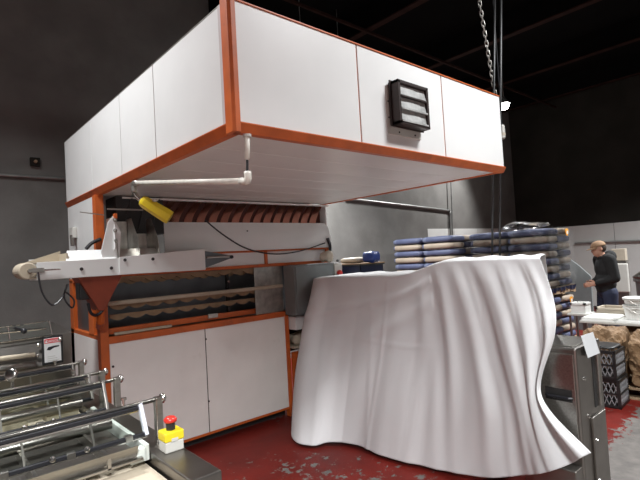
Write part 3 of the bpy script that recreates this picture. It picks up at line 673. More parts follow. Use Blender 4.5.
# ------------------------------------------------------------------ stainless machine at the right, under the dust sheet
sm = thing('stainless_cabinet', (3.3, 1.4, 0), 'brushed stainless machine cabinet with recessed handle partly under the white sheet', 'machine')
box('covered_body', 'steeld', sm, 3.12, 3.66, 1.66, 3.5, .25, 1.40, .01)
box('covered_head', 'steeld', sm, 3.12, 3.55, 1.66, 2.1, 1.40, 1.52, .01)
for x in (3.2, 3.6):
    for y in (1.8, 3.4): box('leg', 'steeld', sm, x-.03, x+.03, y-.03, y+.03, 0, .25, .003)
cb = box('cabinet_body', 'steeld', sm, 2.96, 3.36, 1.13, 1.50, .04, 1.02, .012)
box('plinth', 'dark', sm, 3.0, 3.32, 1.16, 1.48, 0, .04, 0)
box('top_plate', 'steel', cb, 2.99, 3.33, 1.16, 1.47, 1.02, 1.026, .002)
fd = box('front_panel', 'steel', sm, 2.945, 2.96, 1.145, 1.49, .38, .985, .003)
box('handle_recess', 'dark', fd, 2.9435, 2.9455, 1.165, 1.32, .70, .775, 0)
MB().tube([(2.943, 1.165, .725), (2.932, 1.18, .725), (2.932, 1.30, .725), (2.943, 1.315, .725)], .009, 8).build('handle', 'black', fd)
box('recess_frame', 'steel', fd, 2.940, 2.945, 1.155, 1.33, .775, .785, .001)
box('lower_panel', 'steeld', sm, 2.86, 2.96, 1.14, 1.40, .04, .33, .006)
sd = box('side_door', 'steeld', sm, 3.10, 3.32, 1.116, 1.13, .06, .58, .003)
for z in (.2, .44): MB().lathe([(.01, 0), (.007, .01)], (3.13, 1.116, z), 10, (0, -1, 0)).build('screw', 'chrome', sd)
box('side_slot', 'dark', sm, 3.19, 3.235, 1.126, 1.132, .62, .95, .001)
box('slot_trim', 'steel', sm, 3.235, 3.26, 1.112, 1.131, .62, .97, .002)
for (x, z) in ((3.04, .83), (3.06, .60)): MB().lathe([(.014, 0), (.012, .01), (.004, .014)], (x, 1.13, z), 12, (0, -1, 0)).build('knob', 'chrome', sm)
pg = MB(); a0, a1, a2, a3 = hit(581, 336, 1, 1.118), hit(593, 332, 1, 1.118), hit(600, 353, 1, 1.108), hit(588, 358, 1, 1.108)
pg.prism([a0, a1, a2, a3], (0, .0015, 0))
tag(pg.build('paper_sheet', 'paper'), 'white paper sheet taped to the stainless machine cabinet', 'paper')

# dust sheet draped over the covered part
cols = [  # top px, X ; list of (t, px, py, X) ... hem
    [(322, 276.5, 3.64), (318, 290, 3.62), (308, 330, 3.5), (301, 380, 3.35), (299, 415, 3.25)],
    [(314, 279, 3.09), (311, 296, 3.04), (303, 330, 2.96), (295, 385, 2.78), (292, 434, 2.64)],
    [(330, 277.5, 3.05), (329, 298, 3.02), (322, 335, 2.94), (314, 390, 2.72), (309, 446, 2.57)],
    [(350, 277, 3.05), (350, 300, 3.03), (344, 338, 2.98), (337, 395, 2.84), (331, 442, 2.74)],
    [(378, 276.5, 3.05), (376, 302, 3.03), (371, 345, 2.97), (363, 400, 2.88), (357, 445, 2.84)],
    [(402, 275.5, 3.05), (403, 303, 3.03), (399, 350, 2.97), (391, 408, 2.88), (383, 456, 2.83)],
    [(424, 268, 3.06), (427, 300, 3.03), (428, 352, 2.98), (423, 410, 2.92), (415, 464, 2.88)],
    [(443, 262, 3.06), (449, 298, 3.02), (455, 352, 2.98), (454, 412, 2.94), (448, 471, 2.93)],
    [(470, 260.5, 3.06), (477, 296, 3.01), (485, 352, 2.96), (490, 415, 2.90), (486, 477, 2.95)],
    [(500, 259.5, 3.06), (507, 294, 3.0), (515, 350, 2.92), (523, 412, 2.86), (527, 475, 2.89)],
    [(522, 258.8, 3.06), (534, 296, 2.99), (538, 345, 2.89), (538, 400, 2.84), (560, 468, 2.80)],
    [(540, 258.3, 3.06), (554, 299, 2.99), (555, 334, 2.88), (541, 395, 2.84), (591, 453, 2.72)],
]
def hx(p): return hit(p[0], p[1], 0, p[2])
ctrl = [[hx(p) for p in c] for c in cols]
for c in ctrl:
    for p in c: p.z = max(p.z, .012)
NU, NV = 220, 90
rowsC = [[crom(c, j/NV) for j in range(NV+1)] for c in ctrl]
rows = []
rnd = random.Random(11)
def fold(u, v):
    k = v**.8
    s = 0
    # long diagonal folds on the tall half, sweeping towards the right-hand tip
    for (c0_, c1_, wd, am) in ((.60, .655, .022, .032), (.665, .745, .020, .036), (.715, .80, .016, -.026), (.755, .855, .022, .042), (.825, .90, .020, .034), (.88, .94, .016, -.026), (.93, .972, .016, .03),
                               (.12, .125, .032, .020), (.19, .19, .03, -.020), (.25, .28, .04, .010), (.40, .52, .04, .010), (.50, .61, .026, .016), (.56, .63, .018, -.012), (.69, .775, .009, -.010), (.735, .83, .010, .012), (.80, .89, .008, .010), (.905, .958, .008, -.009), (.33, .40, .008, .007), (.30, .31, .007, -.005)):
        cc = c0_+(c1_-c0_)*v; s += .7*am*math.exp(-((u-cc)/wd)**2)*(.25+.75*k)
    s += (.003+.005*min(1, max(0, (u-.5)*5)))*k*math.sin(u*70+3*math.sin(v*2))+.003*k*math.sin(u*131+1.3)*(.3 if u < .5 else .7)
    # swag creases falling from the step towards the left
    s += .012*math.exp(-((v-(.25+.9*(.57-u)))/.04)**2)*(1 if u < .57 else 0)*(1-v)
    s += .010*math.exp(-((v-(.12+.6*(.57-u)))/.03)**2)*(1 if u < .57 else 0)
    # packing creases
    s += .004*math.exp(-((u-.40)/.004)**2)+.0035*math.exp(-((v-.48)/.006)**2)*math.exp(-((u-.42)/.13)**2)
    return s
top_rows = []
for i in range(NU+1):
    u = i/NU; col = []
    for j in range(NV+1):
        v = j/NV
        p = crom([r[j] for r in rowsC], u)
        col.append(p+Vector((-fold(u, v)*min(1, v*6), fold(u, v)*.25*min(1, v*6), 0)))
    # over the top edge and down the back
    e = col[0]; bk = 3.66 if u < .57 else 3.56
    slope = Vector((1, .36, 0)) if u > .55 else Vector((1, .1, 0))
    pre = []
    L_ = max(bk-e.x, .06)
    for k in range(14):
        a = k/13
        if a < .55:
            d = a/.55; pre.append(e+slope*(L_*d)+Vector((0, 0, .012*math.sin(PI*min(d*3, 1)*.5)+.006*math.sin(u*60)*d)))
        else:
            d = (a-.55)/.45; pre.append(e+slope*(L_+.03+.05*d)+Vector((.01*math.sin(u*40)*d, 0, .01-.55*d)))
    rows.append(list(reversed(pre[1:]))+col)
ds = MB().grid(rows).build('dust_sheet', 'sheet', smooth=True)
tag(ds, 'large white cotton dust sheet draped in folds over a tall machine', 'dust sheet')
so = ds.modifiers.new('cloth', 'SOLIDIFY'); so.thickness = .003; so.offset = 1

# ------------------------------------------------------------------ chains and cables from the roof
def chain(name, p0, p1, label, link=.055):
    p0, p1 = Vector(p0), Vector(p1); d = (p1-p0); n = int(d.length/(link*.74)); t = thing(name, p0, label, 'chain')
    q = d.to_track_quat('Z', 'Y').to_matrix()
    me = None
    for k in range(n):
        c = p0+d*((k+.5)/n); rot = q @ Matrix.Rotation(PI/2*(k % 2)+.3, 3, 'Z')
        pts = []
        for j in range(12):
            a = 2*PI*j/12; pts.append(Vector((.012*math.cos(a), 0, (link/2-.012)*(1 if math.sin(a) > 0 else -1)+.012*math.sin(a))))
        if me is None:
            b = MB(); b.tube(pts+[pts[0]], .0042, 6, False); o = b.build('chain_link', 'galv', t, smooth=True, origin=(0, 0, 0)); me = o.data
        else:
            o = bpy.data.objects.new('chain_link', me); COL.objects.link(o); o.parent = t
        o.location = c-p0; o.rotation_euler = rot.to_euler()
    return t
cA = hit(496, 93, 1, 1.92); cB = hit(480, 0, 1, 1.92); cB = cA+(cB-cA)*((5.26-cA.z)/(cB.z-cA.z))
chain('hoist_chain', (cA.x, cA.y, ZT-.03), cB, 'steel chain holding up the vented end of the white hood')
chain('hoist_chain', (1.22, 1.93, ZT-.03), (1.18, 1.93, 5.26), 'steel chain rising from the orange corner post of the hood')
for (pa, pb, lab) in (((493, 174), (491.5, 257), 'black cable hanging straight down onto the sheet beside its twin, closer to the hood'), ((500.2, 174), (499.2, 257), 'black cable hanging straight down onto the sheet, outer one of the pair')):
    a, b = hit(*pa, 0, 3.72), hit(*pb, 0, 3.72)
    x, y = (a.x+b.x)/2, (a.y+b.y)/2
    b.z = 1.50; top = a+(a-b)*((5.26-a.z)/(a.z-b.z))
    tag(MB().tube([b, a, top], .0095, 8).build('hanging_cable', 'blackp', smooth=True), lab, 'cable')
c = hit(502.5, 132, 0, 3.80)
t = thing('hanging_connector', c-Vector((0, 0, .06)), 'small grey connector with yellow band hanging behind the hood corner', 'connector')
MB().lathe([(.012, -.06), (.02, -.05), (.02, .05), (.012, .06)], c, 10).build('body', 'lgrey', t)
MB().lathe([(.022, -.012), (.022, .012)], c-Vector((0, 0, .02)), 10).build('band', 'beige', t)
MB().tube([c+Vector((0, 0, .05)), Vector((c.x, c.y, 5.26))], .004, 6).build('cord', 'black', t)

# ------------------------------------------------------------------ clutter behind the sheet
st = thing('steel_table', (4.3, 4.0, 0), 'steel work table behind the white sheet carrying navy bins', 'table')
box('table_top', 'steel', st, 3.86, 4.75, 3.55, 4.62, 1.34, 1.38, .004)
for x in (3.9, 4.7):
    for y in (3.6, 4.57): box('leg', 'steel', st, x-.02, x+.02, y-.02, y+.02, 0, 1.34, .003)
def bag_mesh(name, c, size, m, seed, rz=0, amp=.12):
    rnd = random.Random(seed); ph = [rnd.uniform(0, 6) for _ in range(6)]
    b = MB().ell((0, 0, 0), 1, 20); o = []
    for v in b.v:
        def se(t, e): return math.copysign(abs(t)**e, t)
        x, y, z = se(v.x, .45), se(v.y, .45), se(v.z, .7)
        k = 1+amp*.25*math.sin(5*x+ph[0])*math.sin(4*y+ph[1])
        o.append(Vector((x*size[0]/2*k, y*size[1]/2*k, z*size[2]/2*(1+amp*math.sin(4*x+ph[2])*math.cos(5*y+ph[3])))))
    R_ = Matrix.Rotation(rz, 3, 'Z'); b.v = [R_ @ v+Vector(c) for v in o]
    return b.build(name, m, smooth=True)
bn = thing('storage_bin', (4.15, 4.05, 1.38), 'dark navy plastic bin holding flat boards on the steel table', 'bin')
p0, p1 = hit(336, 262, 0, 4.05), hit(377, 262, 0, 4.25)
ya_, yb_ = 3.78, 4.32
bb = MB()
bb.bx(3.92, 4.32, ya_, yb_, 1.38, 1.395); bb.bx(3.92, 3.935, ya_, yb_, 1.38, 1.53); bb.bx(4.305, 4.32, ya_, yb_, 1.38, 1.53)
bb.bx(3.92, 4.32, ya_, ya_+.015, 1.38, 1.53); bb.bx(3.92, 4.32, yb_-.015, yb_, 1.38, 1.53)
bb.build('tub', 'navy', bn, bevel=.004)
rim = MB(); rim.bx(3.905, 4.335, ya_-.015, ya_+.01, 1.52, 1.535); rim.bx(3.905, 4.335, yb_-.01, yb_+.015, 1.52, 1.535); rim.bx(3.905, 3.93, ya_, yb_, 1.52, 1.535); rim.bx(4.31, 4.335, ya_, yb_, 1.52, 1.535)
rim.build('rim', 'blackp', bn, bevel=.003)
tag(box('flat_board', 'kraft', None, 3.90, 4.34, 3.76, 4.34, 1.5365, 1.548, .002), 'flat tan cardboard lying across the navy bin', 'cardboard')
tag(bag_mesh('paper_bag', (4.1, 4.06, 1.585), (.24, .28, .07), 'beige', 4, .1), 'small crumpled tan paper bag on the flat cardboard', 'bag')
tag(bag_mesh('plastic_bag', (4.14, 3.80, 1.615), (.17, .17, .13), 'blue', 6, .2, .2), 'crumpled bright blue plastic bag on the flat cardboard', 'bag')
tag(bag_mesh('folded_cloth', (4.2, 3.66, 1.405), (.3, .17, .045), 'black', 9, .1), 'dark folded cloth on the steel table beside the navy bin', 'cloth')

# ------------------------------------------------------------------ pallets of flour sacks
def sack_mesh():
    b = MB().ell((0, 0, 0), 1, 24); o = []
    def se(t, e): return math.copysign(abs(t)**e, t)
    for v in b.v:
        x, y, z = se(v.x, .36), se(v.y, .3), se(v.z, .5)
        zz = z*(1-.10*abs(y)**8)*(1-.03*abs(x)**6)
        o.append(Vector((x*.232, y*.332, zz*.0575+.001*math.sin(9*x)*math.cos(7*y))))
    b.v = o; ob = b.build('sack_proto', 'sackb', smooth=True, origin=(0, 0, 0)); me = ob.data; bpy.data.objects.remove(ob); return me
me_b = sack_mesh(); me_t = me_b.copy(); me_t.materials.clear(); me_t.materials.append(M['sackt'])
ORD = ['top', 'second', 'third', 'fourth', 'fifth', 'sixth', 'seventh', 'eighth', 'ninth', 'tenth']
def pallet(x0, y0, z, lx, ly, label):
    t = thing('pallet', (x0+lx/2, y0+ly/2, z), label, 'pallet')
    for k in range(3):
        y = y0+.05+(ly-.1)*k/2; MB().bx(x0, x0+lx, y-.045, y+.045, z+.02, z+.10).build('stringer', 'wood', t)
    for k in range(7):
        x = x0+.05+(lx-.1)*k/6; MB().bx(x-.05, x+.05, y0, y0+ly, z+.10, z+.12).build('deck_board', 'wood', t)
    for k in range(3):
        x = x0+.05+(lx-.1)*k/2; MB().bx(x-.05, x+.05, y0, y0+ly, z, z+.02).build('deck_board', 'wood', t)
    return t
def stack(x0, y0, layers, z, where, lean=0, seed=1):
    rnd = random.Random(seed); dz = .1165
    for k in range(layers):
        for ix in range(2):
            for iy in range(2):
                blue = (k+ix+layers) % 2 == 1
                o = bpy.data.objects.new('flour_sack', me_b if blue else me_t); COL.objects.link(o)
                o.location = (x0+.24+ix*.475+rnd.uniform(-.012, .012)+lean*k*.004, y0+.34+iy*.68+rnd.uniform(-.012, .012), z+.058+k*dz)
                o.rotation_euler = (rnd.uniform(-.006, .006), rnd.uniform(-.006, .006), rnd.uniform(-.03, .03))
                tag(o, ('blue printed' if blue else 'tan paper')+' sack, '+ORD[layers-1-k]+' layer, '+('aisle', 'wall')[iy]+' end of '+where, 'sack', 'sacks in the '+where)
SX, SY = 7.28, 3.08
pallet(SX, SY, 0, .98, 1.36, 'wooden pallet on the floor under the sack pile beside the white wall')
stack(SX, SY, 6, .12, 'lower pile by the person', seed=2)
pallet(SX, SY, .845, .98, 1.36, 'wooden pallet between the two sack piles by the person')
stack(SX, SY, 8, .965, 'film wrapped upper pile by the person', 1, 3)
sx2, sy2 = 6.95, 4.5
pallet(sx2, sy2, 0, .98, 1.36, 'wooden pallet on the floor under the sack pile beside the concrete wall')
stack(sx2, sy2, 6, .12, 'lower pile by the concrete wall', seed=4)
pallet(sx2, sy2, .845, .98, 1.36, 'wooden pallet between the sack piles by the concrete wall')
stack(sx2, sy2, 8, .965, 'upper pile by the concrete wall', 0, 5)
# blue plastic slip sheet hanging over the middle pallet, film, tags
rnd = random.Random(3)
rows = [[Vector((SX+.98*i/24, SY-.012-.01*math.sin(i*1.7), .965-(0 if j == 0 else .05+.03*math.sin(i*2.1)+.015*math.sin(i*.7)))) for i in range(25)] for j in range(2)]
o = MB().grid(rows).build('slip_sheet', 'navy'); so = o.modifiers.new('s', 'SOLIDIFY'); so.thickness = .003
tag(o, 'ragged blue plastic slip sheet edge between the two sack piles', 'plastic sheet')
rows = []
zt_ = .965+8*.1165
for j in range(12):
    z = .97+(zt_-.95)*j/11; r = []
    path = [(SX+.98, SY-.02), (SX-.02, SY-.02), (SX-.02, SY+1.38)]
    for i in range(60):
        u = i/59*2; s = min(int(u), 1); f = u-s
        a, b = path[s], path[s+1]; nx, ny = ((0, -1), (-1, 0))[s]
        wob = .008*math.sin(i*1.9+j*2.3)+.006*math.sin(i*.9-j*1.1)
        r.append(Vector((a[0]+(b[0]-a[0])*f+nx*wob, a[1]+(b[1]-a[1])*f+ny*wob, z)))
    rows.append(r)
tag(MB().grid(rows).build('stretch_film', 'film', smooth=True), 'clear wrinkled stretch film around the upper sack pile', 'stretch film')
fm = blob('loose_film', (SX+.3, SY+.5, zt_+.062), (.26, .3, .07), 'film', 8, 'loose bunch of clear film on top of the sack pile', 'stretch film', .5, n=24)
for (px, py, lab) in ((567, 232, 'orange tag stuck near the top of the upper sack pile'), (571.5, 300, 'orange tag stuck on the lower sack pile under the slip sheet')):
    c = hit(px, py, 1, SY-.035)
    t = thing('orange_tag', c, lab, 'tag', None)
    pts = [Vector((c.x+.055*math.cos(a)*(1+.2*math.sin(3*a)), c.y, c.z+.07*math.sin(a)*(1+.15*math.cos(2*a)))) for a in [2*PI*k/14 for k in range(14)]]
    MB().prism(pts, (0, .006, 0)).build('tag_card', 'otag', t, bevel=.002)
    MB().bx(c.x-.02, c.x+.03, c.y-.003, c.y, c.z-.03, c.z+.02).build('tag_print', 'paper', t)

# ------------------------------------------------------------------ aisle at the right: crates, kraft sacks, buckets, bins
def crate(c, rz, label):
    t = thing('milk_crate', c, label, 'crate'); R_ = Matrix.Rotation(rz, 3, 'Z'); c = Vector(c)
    def B(b, x0, x1, y0, y1, z0, z1):
        m = Vector(((x0+x1)/2, (y0+y1)/2, (z0+z1)/2)); b.obox(c+R_ @ m, (x1-x0, y1-y0, z1-z0), R_)
    s, h, th = .165, .28, .012
    b = MB(); B(b, -s, s, -s, s, 0, .012)
    for z0, z1 in ((0, .03), (h-.03, h), (h*.5-.01, h*.5+.01)):
        B(b, -s, s, -s, -s+th, z0, z1); B(b, -s, s, s-th, s, z0, z1); B(b, -s, -s+th, -s, s, z0, z1); B(b, s-th, s, -s, s, z0, z1)
    for x in (-s, s-.025):
        for y in (-s, s-.025): B(b, x, x+.025, y, y+.025, 0, h)
    b.build('frame', 'blackp', t)
    for (ux, off) in ((Vector((1, 0, 0)), Vector((0, -s+.005, 0))), (Vector((1, 0, 0)), Vector((0, s-.005, 0))), (Vector((0, 1, 0)), Vector((-s+.005, 0, 0))), (Vector((0, 1, 0)), Vector((s-.005, 0, 0)))):
        g = MB()
        for k in range(-3, 4):
            for sg in (1, -1):
                for z0, z1 in ((.03, h*.5), (h*.5, h-.03)):
                    a = ux*(k*.044-.022*sg)+off+Vector((0, 0, z0)); e = ux*(k*.044+.022*sg)+off+Vector((0, 0, z1))
                    g.bar(c+R_ @ a, c+R_ @ e, .007, .007)
        g.build('lattice_side', 'lattice', t)
    return t
crp = hit(616, 408, 2, 0); cz = Vector((crp.x+.13, crp.y+.12, 0))
crate(cz, .05, 'black lattice milk crate standing on the red floor, lower of two')
crate(cz+Vector((-.01, .01, .281)), .02, 'black lattice milk crate on top of another, upper of two')
tag(bag_mesh('folded_liner', cz+Vector((-.01, .01, .585)), (.31, .31, .03), 'blackp', 5, 0, .06), 'dark folded plastic liner on the upper milk crate', 'liner')
# kraft sacks on a low pallet with blue wrap roll
pallet(5.58, .75, 0, 1.1, 1.35, 'wooden pallet under the brown kraft sacks')
from mathutils import noise as mnoise
def kraft(c, size, seed, label):
    n = 22; b = MB(); fs = []
    for ax in range(3):
        for sg in (-1, 1):
            rows_ = []
            for i in range(n+1):
                row = []
                for j in range(n+1):
                    p = [0, 0, 0]; p[ax] = sg; p[(ax+1) % 3] = -1+2*i/n; p[(ax+2) % 3] = -1+2*j/n
                    v = Vector(p); L4 = (abs(v.x)**5+abs(v.y)**5+abs(v.z)**5)**.2; v = v/L4*1.08
                    q = v*1.0+Vector((seed*3.7, seed*1.3, 0))
                    k = .30*abs(mnoise.noise(q*1.3))+.16*abs(mnoise.noise(q*2.6))+.025*abs(mnoise.noise(q*6.3))
                    f = 1.05-k
                    row.append(Vector((c[0]+v.x*size[0]/2*f, c[1]+v.y*size[1]/2*f, c[2]+size[2]/2+max(-1, v.z*(f if v.z > -.9 else 1))*size[2]/2)))
                rows_.append(row)
            b.grid(rows_)
    o = b.build('kraft_sack', 'kraft', smooth=False)
    bm = bmesh.new(); bm.from_mesh(o.data); bmesh.ops.remove_doubles(bm, verts=bm.verts, dist=1e-4); bmesh.ops.recalc_face_normals(bm, faces=bm.faces)
    bm.to_mesh(o.data); bm.free()
    return tag(o, label, 'sack', None)
kraft((5.80, 1.88, .122), (.46, .37, .56), 1, 'crumpled brown kraft sack behind the black milk crates')
kraft((5.80, 1.43, .122), (.46, .38, .55), 2, 'crumpled brown kraft sack beneath the white buckets')
kraft((5.80, 1.0, .122), (.46, .34, .55), 5, 'crumpled brown kraft sack at the aisle end of the pallet')
kraft((6.34, 1.55, .122), (.46, .8, .50), 3, 'wide brown kraft sack beneath the stacked white lids')
b = hit(638, 398, 2, .06)
t = thing('blue_roll', (5.40, 1.36, 0), 'blue plastic roll lying on the floor before the kraft sacks', 'roll')
MB().lathe([(.05, -.22), (.062, -.2), (.062, .2), (.05, .22)], (5.42, 1.12, .062), 18, (0, 1, 0)).build('roll', 'blue', t, smooth=True)
MB().lathe([(.02, -.24), (.02, .24)], (5.42, 1.12, .062), 12, (0, 1, 0)).build('core', 'beige', t)
tag(bag_mesh('tan_bag', (5.43, 1.13, .195), (.2, .42, .14), 'beige', 12, 0, .1), 'small tan bag lying over the blue plastic roll', 'bag')
# low table with lids and buckets
lt = thing('packing_table', (6.3, 1.7, 0), 'long low packing table behind the kraft sacks with white lids on top', 'table')
box('table_top', 'lgrey', lt, 6.06, 6.85, .9, 2.25, .68, .705, .004)
for x in (6.64, 6.8):
    for y in (1.1, 2.19): box('leg', 'steeld', lt, x-.02, x+.02, y-.02, y+.02, 0, .68, .003)
for x, y in ((6.1, 2.2), (6.1, 1.07)): box('leg', 'steeld', lt, x-.02, x+.02, y-.02, y+.02, 0, .68, .003) if y > 2.1 else None
def lid(c, s, label):
    x, y, z = c; t = thing('tub_lid', c, label, 'lid')
    MB().bx(x-s[0]/2, x+s[0]/2, y-s[1]/2, y+s[1]/2, z, z+.022).build('panel', 'bucket', t, bevel=.008)
    MB().bx(x-s[0]/2-.012, x+s[0]/2+.012, y-s[1]/2-.012, y+s[1]/2+.012, z, z+.01).build('rim', 'bucket', t, bevel=.003)
lid((6.28, 2.06, .705), (.40, .34, 0), 'white rectangular tub lid on the low table, under another lid')
lid((6.29, 2.06, .7275), (.39, .33, 0), 'white rectangular tub lid on top of another on the low table')
lid((6.29, 1.48, .705), (.40, .74, 0), 'white rectangular tub lid under the white buckets')
def bucket(c, r, h, label, withlid=False):
    t = thing('bucket', c, label, 'bucket'); c = Vector(c)
    MB().lathe([(r*.86, 0), (r*.87, .005), (r*.97, h*.78), (r*1.06, h*.79), (r*1.06, h*.83), (r, h*.84), (r*1.0, h*.95), (r*1.05, h*.955), (r*1.05, h), (r*.98, h), (r*.84, .012)], c, 28).build('tub', 'bucket', t, smooth=False)
    if withlid: MB().lathe([(r*1.07, h*.95), (r*1.07, h+.006), (r*.95, h+.012), (r*.9, h+.006)], c, 28).build('lid', 'bucket', t)
    MB().tube([c+Vector((r*1.07*math.cos(a), r*1.07*math.sin(a), h*.80-.07*math.sin(PI*k/10))) for k, a in enumerate([PI*.9+PI*.7*k/10 for k in range(11)])], .004, 6).build('bail', 'galv', t)
bucket((6.29, 1.70, .728), .135, .165, 'white round bucket standing on the lid, lower of the stack')
bucket((6.29, 1.70, .900), .13, .07, 'shallow white round tub with lid on top of the white bucket', True)
bucket((6.31, 1.34, .728), .135, .19, 'white round bucket beside the bucket stack')
# beige and white tubs beyond the table
def tub(c, s, m, label):
    x, y, z = c; t = thing('tote_tub', c, label, 'tub'); b = MB(); w_, d_, h_ = s
    b.bx(x-w_/2, x+w_/2, y-d_/2, y+d_/2, z, z+.01)
    for sx in (-1, 1): b.bx(x+sx*w_/2-.006, x+sx*w_/2+.006, y-d_/2, y+d_/2, z, z+h_); b.bx(x-w_/2, x+w_/2, y+sx*d_/2-.006, y+sx*d_/2+.006, z, z+h_)
    b.build('body', m, t); r = MB()
    for sx in (-1, 1): r.bx(x+sx*w_/2-.015, x+sx*w_/2+.015, y-d_/2-.015, y+d_/2+.015, z+h_-.015, z+h_+.008); r.bx(x-w_/2-.015, x+w_/2+.015, y+sx*d_/2-.015, y+sx*d_/2+.015, z+h_-.015, z+h_+.008)
    r.build('rim', m, t)
tub((6.68, 2.0, .705), (.28, .42, .10), 'beige', 'beige open tote on the low table before the person')
tub((6.82, 2.50, .70), (.2, .17, .13), 'bucket', 'small white square tub on a stool beside the sack pile')
sl = thing('stool', (6.82, 2.5, 0), 'plain grey stool carrying a small white tub beside the sack pile', 'stool')
box('seat', 'lgrey', sl, 6.68, 6.96, 2.37, 2.63, .67, .70, .006)
for x in (6.71, 6.93):
    for y in (2.40, 2.60): box('leg', 'steeld', sl, x-.012, x+.012, y-.012, y+.012, 0, .67, .002)
# grey bin and leaning panel near the right wall
tb = thing('trash_bin', deep(650, 300, 8.2)*1, 'dark grey wheeled bin against the white wall', 'bin')
q = deep(655, 290, 8.0); tb.location = (q.x, q.y, 0); ORG[tb.name] = Vector((q.x, q.y, 0))
MB().lathe([(.24, 0), (.27, .9), (.30, .92), (.30, .97), (.27, .97)], (q.x, q.y, 0), 20).build('body', 'greybox', tb)
MB().lathe([(.30, .97), (.31, 1.0), (.2, 1.08), (.03, 1.1)], (q.x, q.y, 0), 20).build('lid', 'steeld', tb)
q = deep(583, 282, 8.9)
MB_ = MB().prism([(q.x-.15, q.y+.35, 0), (q.x-.15, q.y-.18, 0), (q.x-.05, q.y-.16, 1.0), (q.x+.0, q.y+.05, 1.2), (q.x+.02, q.y+.35, 1.45)], (.05, 0, 0))
tag(MB_.build('leaning_panel', 'greybox', bevel=.004), 'grey metal panel leaning beside the sack pile', 'panel')
q = deep(621, 276, 9.0)
hr = thing('scale_column', (q.x, q.y, 0), 'grey weighing column with display standing behind the person', 'scale')
box('base', 'steeld', hr, q.x-.25, q.x+.25, q.y-.25, q.y+.25, 0, .1, .01)
box('column', 'steel', hr, q.x-.07, q.x+.07, q.y-.13, q.y+.10, .1, 1.25, .01)
box('display', 'beige', hr, q.x-.06, q.x+.06, q.y-.12, q.y+.12, 1.25, 1.48, .01)
box('apron', 'lgrey', hr, q.x-.12, q.x-.075, q.y-.16, q.y+.14, .65, 1.2, .02)

# ------------------------------------------------------------------ the person
PX = deep(605, 270, 7.0); PX.z = 0
pf = Vector((-rt.x, -rt.y, 0)).normalized()           # faces towards image left
pf = (Matrix.Rotation(-.12, 3, 'Z') @ pf); ps = Vector((pf.y, -pf.x, 0))   # to the person's right
def W(f, s, z): return PX+pf*f+ps*s+Vector((0, 0, z))
pm = Matrix((pf, ps, Vector((0, 0, 1)))).transposed()
pr = thing('person', PX, 'person in tan cap, black hooded jacket and dark jeans looking down at hands', 'person')
def cone(b, p0, r0, p1, r1, k=6):
    p0, p1 = Vector(p0), Vector(p1); b.ell(p0, r0, 12); b.ell(p1, r1, 12)
    b.tube([p0.lerp(p1, i/k) for i in range(k+1)], [r0+(r1-r0)*i/k for i in range(k+1)], 14)
def remesh(o, vox, it=4):
    r = o.modifiers.new('fuse', 'REMESH'); r.mode = 'VOXEL'; r.voxel_size = vox; r.use_smooth_shade = True
    s = o.modifiers.new('smooth', 'SMOOTH'); s.factor = .5; s.iterations = it
    return o
NZ = 1.64
sh = {1: W(.0, .175, 1.37), -1: W(.0, -.175, 1.37)}
el = {1: W(-.05, .235, 1.10), -1: W(-.03, -.225, 1.10)}
wr_ = {1: W(.155, .11, 1.01), -1: W(.165, -.09, 1.03)}
hip = {1: W(-.01, .09, .88), -1: W(-.01, -.09, .88)}
kn = {1: W(.04, .10, .47), -1: W(.0, -.10, .47)}
an = {1: W(.0, .11, .09), -1: W(-.06, -.10, .09)}
b = MB()
hd = W(.075, 0, 1.535)
tl = Matrix.Rotation(.2, 3, ps)                        # head bowed
hm = tl @ pm if (tl @ pf).z < 0 else Matrix.Rotation(-.2, 3, ps) @ pm
def HD(f, s, z): return hd+hm @ Vector((f, s, z))
b.ell(hd+hm @ Vector((-.012, 0, .025)), (.098, .076, .095), 20, hm)
b.ell(HD(.025, 0, -.045), (.066, .056, .068), 18, hm)
b.ell(HD(.05, 0, -.085), (.032, .032, .024), 12, hm)
b.ell(HD(.092, 0, -.02), (.018, .014, .022), 10, hm); b.ell(HD(.083, 0, .005), (.012, .011, .025), 10, hm)
b.ell(HD(.075, 0, .032), (.018, .045, .012), 10, hm); b.ell(HD(.083, 0, -.058), (.011, .024, .008), 10, hm); b.ell(HD(.082, 0, -.070), (.010, .020, .008), 10, hm)
for s in (1, -1): b.ell(HD(-.012, s*.077, -.008), (.020, .010, .032), 10, hm)
cone(b, W(.015, 0, 1.36), .062, HD(-.01, 0, -.05), .055)
b.ell(W(.0, 0, 1.22), (.105, .165, .2), 16, pm); b.ell(W(.0, 0, 1.0), (.105, .15, .17), 16, pm); b.ell(W(-.01, 0, .89), (.11, .155, .11), 16, pm)
for s in (1, -1):
    cone(b, sh[s], .062, el[s], .045); cone(b, el[s], .043, wr_[s], .028)
    cone(b, hip[s], .088, kn[s], .058); cone(b, kn[s], .056, an[s], .038); cone(b, an[s]+Vector((0, 0, -.04)), .04, an[s]+pf*.15+Vector((0, 0, -.05)), .035)
remesh(b.build('body', 'skin', pr, smooth=True), .011, 3)
